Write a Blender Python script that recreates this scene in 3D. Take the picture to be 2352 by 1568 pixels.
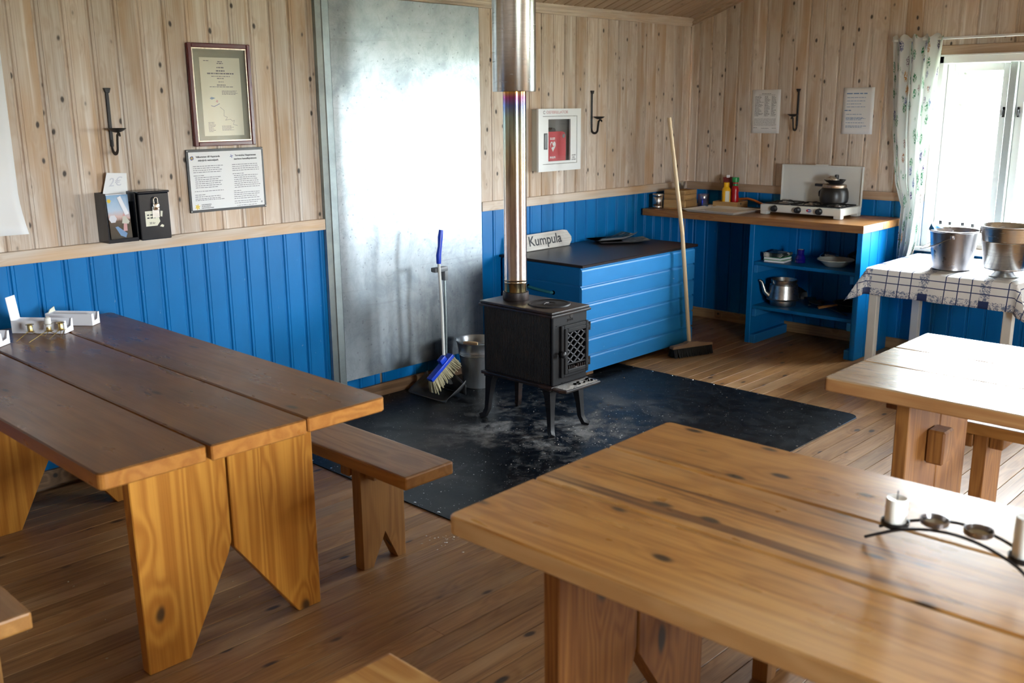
import bpy, bmesh, math, random
from mathutils import Vector, Matrix
PI = math.pi
R = math.radians
random.seed(11)
scene = bpy.context.scene
for o in list(bpy.data.objects):
    bpy.data.objects.remove(o)
COL = scene.collection

# ------------------------------------------------------------------ camera
# metres; room corner of the two panelled walls at x=0,y=0, floor z=0
CAM = Vector((-6.3139, -4.2231, 1.5965))
yaw, pitch, roll = R(46.1105), R(13.6185), R(0.4692)
fwd = Vector((math.sin(yaw)*math.cos(pitch), math.cos(yaw)*math.cos(pitch), -math.sin(pitch)))
rt = Vector((math.cos(yaw), -math.sin(yaw), 0))
dn = fwd.cross(rt)
r2 = rt*math.cos(roll) + dn*math.sin(roll)
d2 = dn*math.cos(roll) - rt*math.sin(roll)
cam = bpy.data.cameras.new('camera')
cam.sensor_width = 36.0
cam.lens = 2236.05/2352*36.0
cam.clip_start = 0.05
cam.dof.use_dof = True
cam.dof.focus_distance = 4.75
cam.dof.aperture_fstop = 4.0
camo = bpy.data.objects.new('camera', cam)
COL.objects.link(camo)
Mr = Matrix((r2, -d2, -fwd)).transposed().to_4x4()
camo.matrix_world = Matrix.Translation(CAM) @ Mr
scene.camera = camo

# ------------------------------------------------------------------ world, light, exposure
SKY = 85.0
w = bpy.data.worlds.new('overcast_sky'); scene.world = w; w.use_nodes = True
bg = w.node_tree.nodes['Background']
bg.inputs[0].default_value = (0.90, 0.95, 1.0, 1)
bg.inputs[1].default_value = SKY
scene.view_settings.view_transform = 'Standard'
scene.view_settings.look = 'None'
scene.view_settings.exposure = 0.3
scene.view_settings.gamma = 1.0
scene.view_settings.use_curve_mapping = False
try:
    scene.cycles.diffuse_bounces = 4
    scene.cycles.glossy_bounces = 3
    scene.cycles.max_bounces = 7
    scene.cycles.caustics_reflective = False
    scene.cycles.caustics_refractive = False
    scene.cycles.sample_clamp_indirect = 12.0
except Exception:
    pass

RX0, RY0 = -8.2, -6.2          # far ends of the room
RIDGE_Y, EAVE_Z, SLOPE = -3.1, 2.205, 0.344
def zc(y):
    return EAVE_Z + SLOPE*(-y) if y > RIDGE_Y else EAVE_Z + SLOPE*(y - RY0)
# (wall, a0, a1, z0, z1): the openings in the walls
WINDOWS = [('E', -2.68, -1.80, 0.70, 1.87),
           ('E', -6.00, -4.70, 0.70, 1.87),  # unseen gable window, added and placed to suit the light
           ('S', -5.60, -4.40, 0.80, 1.90)]  # unseen window behind the camera, added for fill light
for i, (wl, a0, a1, z0, z1) in enumerate(WINDOWS):      # light portals: help sample the sky through the openings
    L = bpy.data.lights.new('sky_portal', 'AREA'); L.shape = 'RECTANGLE'
    L.size = a1-a0; L.size_y = z1-z0
    L.cycles.is_portal = True
    o = bpy.data.objects.new('sky_portal', L); COL.objects.link(o)
    zc_, ac = (z0+z1)/2, (a0+a1)/2
    if wl == 'E':
        o.location = (0.16, ac, zc_); o.rotation_euler = (R(90), 0, R(90))
    elif wl == 'S':
        o.location = (ac, RY0-0.16, zc_); o.rotation_euler = (R(90), 0, 0)
    else:
        o.location = (RX0-0.16, ac, zc_); o.rotation_euler = (R(90), 0, R(-90))

# ------------------------------------------------------------------ object helpers
WM = {}
def tag(o, label=None, cat=None, group=None, kind=None):
    if label: o['label'] = label
    if cat: o['category'] = cat
    if group: o['group'] = group
    if kind: o['kind'] = kind
    return o
def thing(name, label, cat, loc=(0, 0, 0), rz=0, group=None, kind=None, rot=None):
    o = bpy.data.objects.new(name, None); COL.objects.link(o)
    o.empty_display_size = 0.1
    o.location = loc
    o.rotation_euler = rot if rot else (0, 0, rz)
    e = o.rotation_euler
    WM[o] = Matrix.Translation(Vector(loc)) @ e.to_matrix().to_4x4()
    return tag(o, label, cat, group, kind)
def put(name, me, mat, parent=None, M=None):
    o = bpy.data.objects.new(name, me); COL.objects.link(o)
    if mat is not None and len(me.materials) == 0:
        me.materials.append(mat)
    if parent is not None: o.parent = parent
    if M is not None: o.matrix_basis = M
    WM[o] = (WM[parent] if parent is not None else Matrix.Identity(4)) @ (M if M is not None else Matrix.Identity(4))
    return o
class B:
    """collects shapes (in world metres unless said otherwise) and links them as one mesh object"""
    def __init__(s): s.bm = bmesh.new(); s.uv = None
    def _mv(s, vs, M):
        if M is not None:
            for v in vs: v.co = M @ v.co
    def box(s, x0, x1, y0, y1, z0, z1, bev=0, seg=2, M=None):
        bm = s.bm
        vs = [bm.verts.new((x, y, z)) for x in (x0, x1) for y in (y0, y1) for z in (z0, z1)]
        fs = [bm.faces.new([vs[i] for i in q]) for q in ((0,1,3,2),(4,6,7,5),(0,4,5,1),(2,3,7,6),(0,2,6,4),(1,5,7,3))]
        if bev > 0:
            es = list({e for f in fs for e in f.edges})
            g = bmesh.ops.bevel(bm, geom=es, offset=bev, segments=seg, affect='EDGES', profile=0.6)
            vs = list({v for f in g['faces'] for v in f.verts} | {v for v in vs if v.is_valid})
        s._mv(vs, M)
        return s
    def prism(s, poly, axis, a, b, bev=0, M=None):
        bm = s.bm
        def P(p, t):
            if axis == 'y': return (p[0], t, p[1])
            if axis == 'x': return (t, p[0], p[1])
            return (p[0], p[1], t)
        v0 = [bm.verts.new(P(p, a)) for p in poly]; v1 = [bm.verts.new(P(p, b)) for p in poly]
        n = len(poly)
        fs = [bm.faces.new(v0), bm.faces.new(v1[::-1])]
        for i in range(n):
            fs.append(bm.faces.new((v0[i], v1[i], v1[(i+1) % n], v0[(i+1) % n])))
        vs = v0+v1
        if bev > 0:
            es = list({e for f in fs for e in f.edges})
            g = bmesh.ops.bevel(bm, geom=es, offset=bev, segments=1, affect='EDGES')
            vs = list({v for f in g['faces'] for v in f.verts} | {v for v in vs if v.is_valid})
        s._mv(vs, M)
        return s
    def lathe(s, prof, n=32, loc=(0, 0, 0), M=None, cap0=False, cap1=False, a0=0, a1=2*PI):
        bm = s.bm; full = abs(a1-a0-2*PI) < 1e-6
        rings = []; vs = []
        m = n if full else n+1
        for r, z in prof:
            if r < 1e-6:
                v = bm.verts.new((loc[0], loc[1], loc[2]+z)); rings.append([v]*m); vs.append(v)
            else:
                rg = [bm.verts.new((loc[0]+r*math.cos(a0+(a1-a0)*i/n), loc[1]+r*math.sin(a0+(a1-a0)*i/n), loc[2]+z)) for i in range(m)]
                rings.append(rg); vs += rg
        for k in range(len(rings)-1):
            A, C = rings[k], rings[k+1]
            for i in range(n):
                j = (i+1) % m
                q = []
                for v in (A[i], A[j], C[j], C[i]):
                    if v not in q: q.append(v)
                if len(q) > 2: bm.faces.new(q)
        if cap0: bm.faces.new(rings[0][::-1])
        if cap1: bm.faces.new(rings[-1])
        s._mv(vs, M)
        return s
    def tube(s, pts, r, n=8, closed=False, flat=None, cap=True, M=None):
        bm = s.bm; P = [Vector(p) for p in pts]; N = len(P)
        rr = r if isinstance(r, (list, tuple)) else [r]*N
        rings = []; up = None; vs = []
        for i in range(N):
            if closed: t = P[(i+1) % N]-P[i-1]
            else: t = P[min(i+1, N-1)]-P[max(i-1, 0)]
            if t.length < 1e-9: t = Vector((0, 0, 1))
            t.normalize()
            if up is None:
                up = Vector((0, 0, 1)) if abs(t.z) < 0.9 else Vector((1, 0, 0))
            a = t.cross(up)
            if a.length < 1e-6: a = t.cross(Vector((0, 1, 0)))
            a.normalize(); up = a.cross(t).normalized()
            ra = rr[i]; rb = ra if flat is None else ra*flat
            rg = [bm.verts.new(P[i] + a*(ra*math.cos(2*PI*(k+.5)/n)) + up*(rb*math.sin(2*PI*(k+.5)/n))) for k in range(n)]
            rings.append(rg); vs += rg
        m = N if closed else N-1
        for i in range(m):
            A, C = rings[i], rings[(i+1) % N]
            for k in range(n):
                bm.faces.new((A[k], A[(k+1) % n], C[(k+1) % n], C[k]))
        if cap and not closed:
            bm.faces.new(rings[0][::-1]); bm.faces.new(rings[-1])
        s._mv(vs, M)
        return s
    def cyl(s, p0, p1, r0, r1=None, n=20):
        return s.tube([p0, p1], [r0, r0 if r1 is None else r1], n)
    def quad(s, a, b, c, d):
        s.bm.faces.new([s.bm.verts.new(p) for p in (a, b, c, d)]); return s
    def poly(s, pts):
        s.bm.faces.new([s.bm.verts.new(p) for p in pts]); return s
    def grid(s, f, nu, nv, uvf=None):
        bm = s.bm
        if uvf and s.uv is None: s.uv = bm.loops.layers.uv.new('UVMap')
        V = [[bm.verts.new(f(i/nu, j/nv)) for j in range(nv+1)] for i in range(nu+1)]
        for i in range(nu):
            for j in range(nv):
                fc = bm.faces.new((V[i][j], V[i+1][j], V[i+1][j+1], V[i][j+1]))
                if uvf:
                    for lp, (a, b) in zip(fc.loops, ((i, j), (i+1, j), (i+1, j+1), (i, j+1))):
                        lp[s.uv].uv = uvf(a/nu, b/nv)
        return s
    def mesh(s, name, smooth=False, sharp=38, org=None, M=None):
        bm = s.bm
        bmesh.ops.recalc_face_normals(bm, faces=bm.faces[:])
        if org is not None: bmesh.ops.translate(bm, verts=bm.verts[:], vec=-Vector(org))
        if M is not None: bmesh.ops.transform(bm, matrix=M, verts=bm.verts[:])
        me = bpy.data.meshes.new(name); bm.to_mesh(me); bm.free()
        if smooth:
            me.shade_smooth(); me.set_sharp_from_angle(angle=R(sharp))
        return me
    def build(s, name, mat, parent=None, smooth=False, sharp=38, org=None, local=False, thick=0):
        """world coordinates are turned into the parent's own, unless local"""
        if parent is not None:
            me = s.mesh(name, smooth, sharp, M=None if local else WM[parent].inverted())
            o = put(name, me, mat, parent)
        else:
            org = Vector(org) if org is not None else Vector((0, 0, 0))
            me = s.mesh(name, smooth, sharp, org=org)
            o = put(name, me, mat, None, Matrix.Translation(org))
        if thick:
            md = o.modifiers.new('thickness', 'SOLIDIFY'); md.thickness = thick; md.offset = 0
        return o
def copy_tree(o, parent=None):
    c = o.copy(); COL.objects.link(c)
    if parent is not None: c.parent = parent
    for ch in [x for x in bpy.data.objects if x.parent == o]:
        copy_tree(ch, c)
    return c
def text(s, size, mat, parent, M, name='lettering', align='LEFT', shear=0, ext=0.0004, sx=1.0, bold=0):
    """letters as a mesh; M places the text's own x (reading) / y (up) / z (out) axes in the world"""
    cu = bpy.data.curves.new(name, 'FONT'); cu.body = s; cu.size = size; cu.align_x = align
    cu.shear = shear; cu.extrude = ext; cu.offset = bold; cu.resolution_u = 3
    o = bpy.data.objects.new(name, cu); COL.objects.link(o)
    bpy.context.view_layer.update()
    me = bpy.data.meshes.new_from_object(o.evaluated_get(bpy.context.evaluated_depsgraph_get()))
    bpy.data.objects.remove(o)
    me.materials.clear()
    me.transform(WM[parent].inverted() @ M @ Matrix.Diagonal((sx, 1, 1, 1)))
    return put(name, me, mat, parent)
def frame_M(org, xdir, ydir):
    x = Vector(xdir).normalized(); y = Vector(ydir).normalized(); z = x.cross(y)
    return Matrix.Translation(Vector(org)) @ Matrix((x, y, z)).transposed().to_4x4()

# ------------------------------------------------------------------ materials
def lin(r, g, b):
    f = lambda c: (c/255/12.92) if c/255 <= .04045 else ((c/255+.055)/1.055)**2.4
    return (f(r), f(g), f(b), 1)
class NT:
    def __init__(s, name):
        s.m = bpy.data.materials.new(name); s.m.use_nodes = True
        s.t = s.m.node_tree; s.n = s.t.nodes; s.bsdf = s.n['Principled BSDF']; s.out = s.n['Material Output']
    def node(s, ty, **kw):
        n = s.n.new(ty)
        for k, v in kw.items():
            if k.startswith('i_'):
                key = k[2:]; key = int(key) if key.isdigit() else key
                s.set(n.inputs[key], v)
            else: setattr(n, k, v)
        return n
    def set(s, sock, v):
        if hasattr(v, 'is_output') or isinstance(v, bpy.types.NodeSocket): s.t.links.new(v, sock)
        else: sock.default_value = v
    def math(s, op, a, b=0.0, c=0.0, clamp=False):
        n = s.n.new('ShaderNodeMath'); n.operation = op; n.use_clamp = clamp
        s.set(n.inputs[0], a); s.set(n.inputs[1], b); s.set(n.inputs[2], c)
        return n.outputs[0]
    def vmul(s, v, k):
        n = s.n.new('ShaderNodeVectorMath'); n.operation = 'MULTIPLY'
        s.set(n.inputs[0], v); s.set(n.inputs[1], k); return n.outputs[0]
    def vadd(s, v, k):
        n = s.n.new('ShaderNodeVectorMath'); n.operation = 'ADD'
        s.set(n.inputs[0], v); s.set(n.inputs[1], k); return n.outputs[0]
    def noise(s, v, scale=1.0, detail=2.0, rough=.5, dist=0.0, out='Fac'):
        n = s.node('ShaderNodeTexNoise'); s.set(n.inputs['Vector'], v)
        n.inputs['Scale'].default_value = scale; n.inputs['Detail'].default_value = detail
        n.inputs['Roughness'].default_value = rough; n.inputs['Distortion'].default_value = dist
        return n.outputs[out]
    def voro(s, v, scale=1.0, rnd=1.0, feature='F1', out='Distance'):
        n = s.node('ShaderNodeTexVoronoi', feature=feature); s.set(n.inputs['Vector'], v)
        n.inputs['Scale'].default_value = scale; n.inputs['Randomness'].default_value = rnd
        return n.outputs[out]
    def map(s, v, a, b, c=0.0, d=1.0):
        n = s.node('ShaderNodeMapRange'); n.interpolation_type = 'SMOOTHSTEP'
        s.set(n.inputs[0], v)
        for i, x in enumerate((a, b, c, d)): n.inputs[i+1].default_value = x
        return n.outputs[0]
    def mix(s, f, a, b, mode='MIX'):
        n = s.n.new('ShaderNodeMix'); n.data_type = 'RGBA'; n.blend_type = mode
        s.set(n.inputs[0], f); s.set(n.inputs[6], a); s.set(n.inputs[7], b); return n.outputs[2]
    def ramp(s, f, stops):
        n = s.n.new('ShaderNodeValToRGB'); s.set(n.inputs[0], f)
        cr = n.color_ramp
        while len(cr.elements) < len(stops): cr.elements.new(0.5)
        for e, (p, c) in zip(cr.elements, stops): e.position = p; e.color = c
        return n.outputs[0]
    def obj(s): return s.node('ShaderNodeTexCoord').outputs['Object']
    def uvc(s): return s.node('ShaderNodeTexCoord').outputs['UV']
    def rnd(s): return s.node('ShaderNodeObjectInfo').outputs['Random']
    def sep(s, v):
        n = s.n.new('ShaderNodeSeparateXYZ'); s.set(n.inputs[0], v); return n.outputs
    def comb(s, x, y, z):
        n = s.n.new('ShaderNodeCombineXYZ')
        for i, q in enumerate((x, y, z)): s.set(n.inputs[i], q)
        return n.outputs[0]
    def bump(s, h, strength=.3, dist=.002):
        n = s.n.new('ShaderNodeBump'); n.inputs['Strength'].default_value = strength
        n.inputs['Distance'].default_value = dist; s.set(n.inputs['Height'], h)
        s.t.links.new(n.outputs[0], s.bsdf.inputs['Normal'])
    def fin(s, color=None, rough=None, metal=None, coat=None, spec=None):
        b = s.bsdf.inputs
        if color is not None: s.set(b['Base Color'], color)
        if rough is not None: s.set(b['Roughness'], rough)
        if metal is not None: s.set(b['Metallic'], metal)
        if spec is not None: s.set(b['Specular IOR Level'], spec)
        if coat is not None:
            b['Coat Weight'].default_value = coat[0]; b['Coat Roughness'].default_value = coat[1]
        return s.m
def plain(name, col, rough=.5, metal=0.0, var=0.0, bump=0.0, scale=30, coat=None, spec=None):
    t = NT(name)
    if var > 0 or bump > 0:
        n = t.noise(t.obj(), scale, 4, .6)
        c = t.mix(t.math('MULTIPLY', n, var), col, tuple(x*.45 for x in col[:3])+(1,)) if var > 0 else col
        if bump > 0: t.bump(n, bump, .002)
    else: c = col
    return t.fin(c, rough, metal, coat, spec)
def wood(name, axis, light, dark, knot=None, rings=40, ringmix=.55, fine=.35, rough=.5, coat=None,
         blotch=None, vary=.18, streak=None, slo=.56, kscale=(9, 8), kthr=.12, bump=.25, gloss_var=0.0, side=None, stretch=1.0, spec=None):
    """pine: growth rings, fine grain and knots running along the given axis of the piece"""
    t = NT(name)
    x, y, z = t.sep(t.obj())
    order = {'x': (y, z, x), 'y': (x, z, y), 'z': (x, y, z)}[axis]
    rnd = t.rnd()
    off = t.comb(t.math('MULTIPLY', rnd, 37.3), t.math('MULTIPLY', rnd, 71.9), t.math('MULTIPLY', rnd, 53.1))
    v = t.vadd(t.comb(*order), off)
    kv = t.vadd(t.vmul(v, (kscale[0], kscale[0], kscale[1])), t.vmul(t.noise(t.vmul(v, (22, 22, 9)), 1.0, 0, .5, out='Color'), (.13, .13, .10)))
    kd = t.voro(t.vadd(kv, (0.3, 0.7, 0.1)), 1.0)
    kn = t.map(kd, kthr*.42, kthr, .95, 0)
    halo = t.map(kd, kthr*.6, kthr*3.2, 1, 0)
    base = t.noise(t.vmul(v, (9, 9, .8*stretch)), 1.0, 2, .45, .3)
    base = t.math('ADD', base, t.math('MULTIPLY', halo, .12))
    rg = t.math('ADD', t.math('MULTIPLY', t.math('SINE', t.math('MULTIPLY', base, rings*2.2)), .5), .5)
    fn = t.noise(t.vmul(v, (210, 210, 4*stretch)), 1.0, 1, .6)
    bl = t.noise(t.vmul(v, (7, 7, 1.3)), 1.0, 2, .6)
    f = t.math('ADD', t.math('MULTIPLY', rg, ringmix), t.math('MULTIPLY', t.map(fn, .35, .75), fine), 0, True)
    c = t.mix(f, light, dark)
    if blotch is not None:
        c = t.mix(t.map(bl, .45, .72, 0, blotch[1]), c, blotch[0])
    if streak is not None:
        st = t.noise(t.vmul(v, (26, 26, .9)), 1.0, 2, .7)
        c = t.mix(t.map(st, slo, slo+.19, 0, streak[1]), c, streak[0])
    if knot is not None:
        c = t.mix(t.math('MULTIPLY', halo, .35), c, dark)
        c = t.mix(kn, c, knot)
    if side is not None:            # edges keep the fresh colour, only the worn upper face has the other one
        nz = t.sep(t.node('ShaderNodeTexCoord').outputs['Normal'])[2]
        sc_ = t.mix(t.math('ADD', t.math('MULTIPLY', rg, .45), t.math('MULTIPLY', fn, .4), 0, True), side[0], side[1])
        c = t.mix(t.map(nz, .25, .6), sc_, c)
    hsv = t.node('ShaderNodeHueSaturation'); t.set(hsv.inputs['Color'], c)
    t.set(hsv.inputs['Value'], t.math('ADD', t.math('MULTIPLY', rnd, vary), 1-vary*.5))
    r = rough
    if gloss_var:
        r = t.math('ADD', t.math('MULTIPLY', t.noise(t.vmul(v, (14, 14, 5)), 1.0, 2, .7), gloss_var), rough-gloss_var*.5, 0, True)
    t.bump(t.math('ADD', t.math('MULTIPLY', fn, .6), t.math('MULTIPLY', rg, .3)), bump, .0015)
    return t.fin(hsv.outputs[0], r, 0, coat, spec)
def paint(name, axis, col, rough=.4, wear=.10, vary=.10):
    t = NT(name)
    x, y, z = t.sep(t.obj()); order = {'x': (y, z, x), 'y': (x, z, y), 'z': (x, y, z)}[axis]
    rnd = t.rnd()
    v = t.vadd(t.comb(*order), t.comb(t.math('MULTIPLY', rnd, 17.3), t.math('MULTIPLY', rnd, 31.9), t.math('MULTIPLY', rnd, 23.1)))
    g = t.noise(t.vmul(v, (120, 120, 4)), 1.0, 3, .6)
    b = t.noise(t.vmul(v, (9, 9, 4)), 1.0, 4, .6)
    c = t.mix(t.map(b, .3, .8, 0, .4), col, tuple(q*.72 for q in col[:3])+(1,))
    sc = t.noise(t.vmul(v, (70, 70, 28)), 1.0, 3, .7)
    c = t.mix(t.map(sc, .70, .76, 0, wear*4), c, lin(190, 205, 220))
    hsv = t.node('ShaderNodeHueSaturation'); t.set(hsv.inputs['Color'], c)
    t.set(hsv.inputs['Value'], t.math('ADD', t.math('MULTIPLY', rnd, vary), 1-vary*.5))
    t.bump(g, .22, .001)
    return t.fin(hsv.outputs[0], rough, spec=.28)
M = {}
KNOT = (.030, .024, .020, 1)
M['panel'] = wood('whitewashed_pine', 'z', (.66, .575, .495, 1), (.48, .365, .275, 1), knot=(.05, .040, .034, 1), rings=24, ringmix=.34, fine=.5,
                  rough=.55, blotch=((.46, .28, .14, 1), .7), streak=((.80, .75, .70, 1), .75), kscale=(15, 8.5), kthr=.155, vary=.26, spec=.3)
M['panel_dim'] = M['panel']
M['ceil'] = wood('ceiling_pine', 'y', (.42, .30, .20, 1), (.30, .19, .11, 1), knot=(.05, .04, .035, 1), rings=30, ringmix=.35, rough=.55, kthr=.10)
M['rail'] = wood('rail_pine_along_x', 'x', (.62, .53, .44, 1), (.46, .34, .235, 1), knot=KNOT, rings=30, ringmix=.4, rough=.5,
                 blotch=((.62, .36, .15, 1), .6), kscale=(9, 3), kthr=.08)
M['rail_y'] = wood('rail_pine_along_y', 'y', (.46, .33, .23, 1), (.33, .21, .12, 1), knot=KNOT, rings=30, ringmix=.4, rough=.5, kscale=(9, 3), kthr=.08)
M['base_x'] = wood('baseboard_pine_along_x', 'x', (.30, .17, .085, 1), (.13, .07, .035, 1), knot=KNOT, rings=30, rough=.5)
M['base_y'] = wood('baseboard_pine_along_y', 'y', (.42, .26, .12, 1), (.24, .13, .055, 1), knot=KNOT, rings=30, rough=.5)
M['floor'] = wood('worn_floor_pine', 'x', (.335, .180, .070, 1), (.20, .092, .031, 1), knot=(.030, .018, .013, 1), rings=30, ringmix=.45, fine=.5,
                  rough=.46, blotch=((.40, .26, .14, 1), .6), streak=((.12, .055, .02, 1), .6), kscale=(10, 4.2), kthr=.15, vary=.34, gloss_var=.25, spec=.35)
M['blue'] = paint('blue_paint_upright', 'z', (.001, .165, .46, 1), .36)
M['blue_x'] = paint('blue_paint_along_x', 'x', (.018, .20, .50, 1), .42, wear=.14)
M['blue_y'] = paint('blue_paint_along_y', 'y', (.002, .12, .33, 1), .40)
M['t1top'] = wood('dark_lacquered_pine', 'y', (.225, .098, .027, 1), (.120, .046, .012, 1), knot=(.018, .010, .006, 1), rings=18, ringmix=.45,
                  fine=.4, rough=.30, blotch=((.085, .040, .017, 1), .55), kscale=(8, 2.6), kthr=.11, vary=.12, gloss_var=.2, bump=.12,
                  side=((.46, .20, .045, 1), (.28, .095, .02, 1)), spec=.35)
M['t1leg'] = wood('amber_lacquered_pine', 'z', (.60, .27, .042, 1), (.37, .125, .014, 1), knot=(.06, .03, .012, 1), rings=34, ringmix=.7,
                  fine=.25, rough=.34, kscale=(6, 3.2), kthr=.13, vary=.12, bump=.12, stretch=.4)
def honey(name, streak, slo):
    return wood(name, 'y', (.50, .25, .066, 1), (.31, .125, .026, 1), knot=(.020, .013, .010, 1), rings=20, ringmix=.55, fine=.5,
                rough=.30, blotch=((.58, .37, .17, 1), .55), streak=streak, slo=slo, kscale=(12, 5.2), kthr=.185, vary=.10, gloss_var=.18, bump=.12,
                coat=(.8, .26), side=((.66, .44, .22, 1), (.48, .27, .10, 1)))
M['t2top'] = honey('worn_honey_pine', ((.13, .050, .018, 1), .7), .58)
M['t2mid'] = honey('worn_honey_pine_stained', ((.075, .026, .014, 1), .9), .51)
M['t2leg'] = wood('brown_pine_leg', 'z', (.30, .130, .034, 1), (.16, .055, .013, 1), knot=KNOT, rings=34, ringmix=.65, rough=.4, kscale=(6, 3.4), kthr=.16)
M['t3top'] = wood('worn_grey_pine', 'y', (.40, .28, .165, 1), (.28, .175, .09, 1), knot=KNOT, rings=24, ringmix=.5, rough=.24, kscale=(8, 3), kthr=.13, gloss_var=.14, bump=.08,
                  coat=(1.0, .24), side=((.40, .21, .085, 1), (.26, .115, .04, 1)))
M['bench'] = wood('bench_pine', 'y', (.33, .175, .068, 1), (.20, .095, .032, 1), knot=(.05, .03, .02, 1), rings=22, ringmix=.6, rough=.45, kscale=(8, 4), kthr=.19,
                  blotch=((.30, .22, .15, 1), .6), side=((.44, .22, .06, 1), (.28, .115, .025, 1)))
M['bench_light'] = wood('pale_bench_pine', 'y', (.52, .29, .095, 1), (.36, .155, .035, 1), knot=KNOT, rings=20, ringmix=.75, rough=.4, kscale=(6, 3), kthr=.10)
M['bench_leg'] = wood('bench_leg_pine', 'z', (.32, .155, .042, 1), (.19, .08, .02, 1), knot=KNOT, rings=30, ringmix=.5, rough=.45, kscale=(6, 3), kthr=.08)
M['counter'] = wood('oiled_counter_pine', 'y', (.32, .150, .042, 1), (.19, .080, .022, 1), knot=KNOT, rings=30, ringmix=.55, rough=.36, kscale=(8, 3), kthr=.09,
                    blotch=((.20, .10, .04, 1), .5))
M['boxwood'] = wood('box_pine', 'y', (.46, .29, .12, 1), (.33, .18, .065, 1), knot=KNOT, rings=22, ringmix=.6, rough=.55)
M['handle_wood'] = plain('pale_broom_handle', (.66, .50, .30, 1), .4, var=.25, scale=12)
M['rustwood'] = plain('worn_broom_block', (.30, .19, .11, 1), .6, var=.6, scale=20)
def metal(name, col, rough, scratch=.2, scale=18, aniso=(1, 1, 1)):
    t = NT(name); v = t.vmul(t.obj(), aniso)
    n = t.noise(v, scale, 5, .65)
    c = t.mix(t.map(n, .35, .7, 0, .6), col, tuple(q*(1-scratch) for q in col[:3])+(1,))
    t.bump(n, .015, .001)
    return t.fin(c, t.math('ADD', t.math('MULTIPLY', n, .22), rough-.11, 0, True), 1.0)
M['steel'] = metal('brushed_steel', (.62, .62, .62, 1), .24, .25, 12, (1, 1, 8))
M['steel_dark'] = metal('dull_steel', (.36, .34, .35, 1), .30, .3, 10)
M['zinc'] = plain('zinc_bucket', (.50, .55, .60, 1), .30, .72, var=.35, scale=6)
M['galv_strip'] = metal('galvanised_strip', (.34, .40, .41, 1), .42, .4, 7)
M['alu'] = metal('battered_aluminium', (.62, .62, .60, 1), .30, .6, 26)
M['chrome'] = metal('chrome', (.8, .8, .8, 1), .12, .1, 10)
M['brass'] = metal('brass_wire', (.62, .47, .20, 1), .30, .3, 30)
M['white_metal'] = plain('white_enamel', (.70, .71, .68, 1), .28, var=.12, scale=8)
M['cab_white'] = plain('white_cabinet_paint', (.80, .82, .82, 1), .35)
M['cab_side'] = plain('cream_cabinet_side', (.55, .54, .46, 1), .45)
M['white_paint'] = plain('white_window_paint', (.82, .84, .83, 1), .4, var=.1, scale=9)
M['leg_white'] = plain('white_table_paint', (.74, .74, .70, 1), .4, var=.2, scale=12)
M['grey_post'] = plain('grey_window_post', (.40, .44, .43, 1), .45)
M['card'] = plain('white_card', (.84, .85, .90, 1), .6)
M['paper'] = plain('white_paper', (.82, .82, .82, 1), .7, var=.06, scale=6)
M['cream_paper'] = plain('cream_paper', (.76, .74, .60, 1), .6, var=.1, scale=7)
M['ink'] = plain('black_ink', (.02, .02, .025, 1), .6)
M['ink_grey'] = plain('grey_ink', (.16, .16, .18, 1), .6)
M['ink_blue'] = plain('blue_ink', (.16, .27, .45, 1), .6)
M['pencil'] = plain('pencil_grey', (.62, .62, .67, 1), .6)
M['yellow'] = plain('yellow_print', (.75, .52, .02, 1), .5)
M['navy'] = plain('navy_print', (.02, .06, .28, 1), .5)
M['pink_print'] = plain('faded_red_print', (.62, .34, .34, 1), .6)
M['red'] = plain('red_case', (.55, .012, .03, 1), .45)
M['white_print'] = plain('white_print', (.85, .85, .85, 1), .5)
M['black_plastic'] = plain('black_plastic', (.012, .012, .014, 1), .35)
M['black_box'] = plain('black_lacquered_tin', (.010, .012, .018, 1), .22, var=.3, bump=.2, scale=40)
M['iron'] = plain('wrought_iron', (.012, .011, .012, 1), .45, var=.4, bump=.4, scale=60)
M['maroon'] = plain('maroon_frame', (.10, .012, .014, 1), .25)
M['gilt'] = metal('gilt_slip', (.52, .42, .33, 1), .35, .5, 60)
M['mount'] = plain('grey_green_mount', (.28, .29, .23, 1), .7)
M['blue_plastic'] = plain('blue_plastic', (.004, .045, .52, 1), .3)
M['grey_plastic'] = plain('grey_plastic', (.16, .17, .18, 1), .45)
M['dark_plastic'] = plain('dark_dustpan_plastic', (.035, .037, .04, 1), .3)
M['bristle'] = plain('straw_bristle', (.52, .46, .29, 1), .8, var=.7, scale=70)
M['bristle_dark'] = plain('black_bristle', (.010, .010, .010, 1), .8, var=.5, scale=60)
M['orange_hose'] = plain('orange_gas_hose', (.60, .16, .02, 1), .45)
M['mustard'] = plain('mustard_bottle', (.82, .44, .01, 1), .35)
M['ketchup'] = plain('ketchup_red', (.38, .005, .012, 1), .28)
M['green_cap'] = plain('green_cap', (.01, .26, .07, 1), .35)
M['packet'] = plain('dark_red_packet', (.16, .012, .012, 1), .4, var=.3)
M['wax'] = plain('white_wax', (.84, .84, .80, 1), .35)
M['rope'] = plain('teal_rope', (.02, .20, .24, 1), .8, var=.6, scale=90)
M['hole'] = plain('dark_hole', (.002, .002, .002, 1), .9, spec=0.0)
M['lid_dark'] = plain('dark_brown_lid', (.016, .009, .009, 1), .30, var=.5, scale=6, spec=.35)
M['bowl'] = plain('pale_stoneware', (.62, .64, .58, 1), .25)
M['rubble_dark'] = plain('dark_cast_pan', (.008, .008, .009, 1), .35)
M['amber_handle'] = plain('amber_wood_handle', (.32, .14, .04, 1), .4, var=.3)
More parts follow.
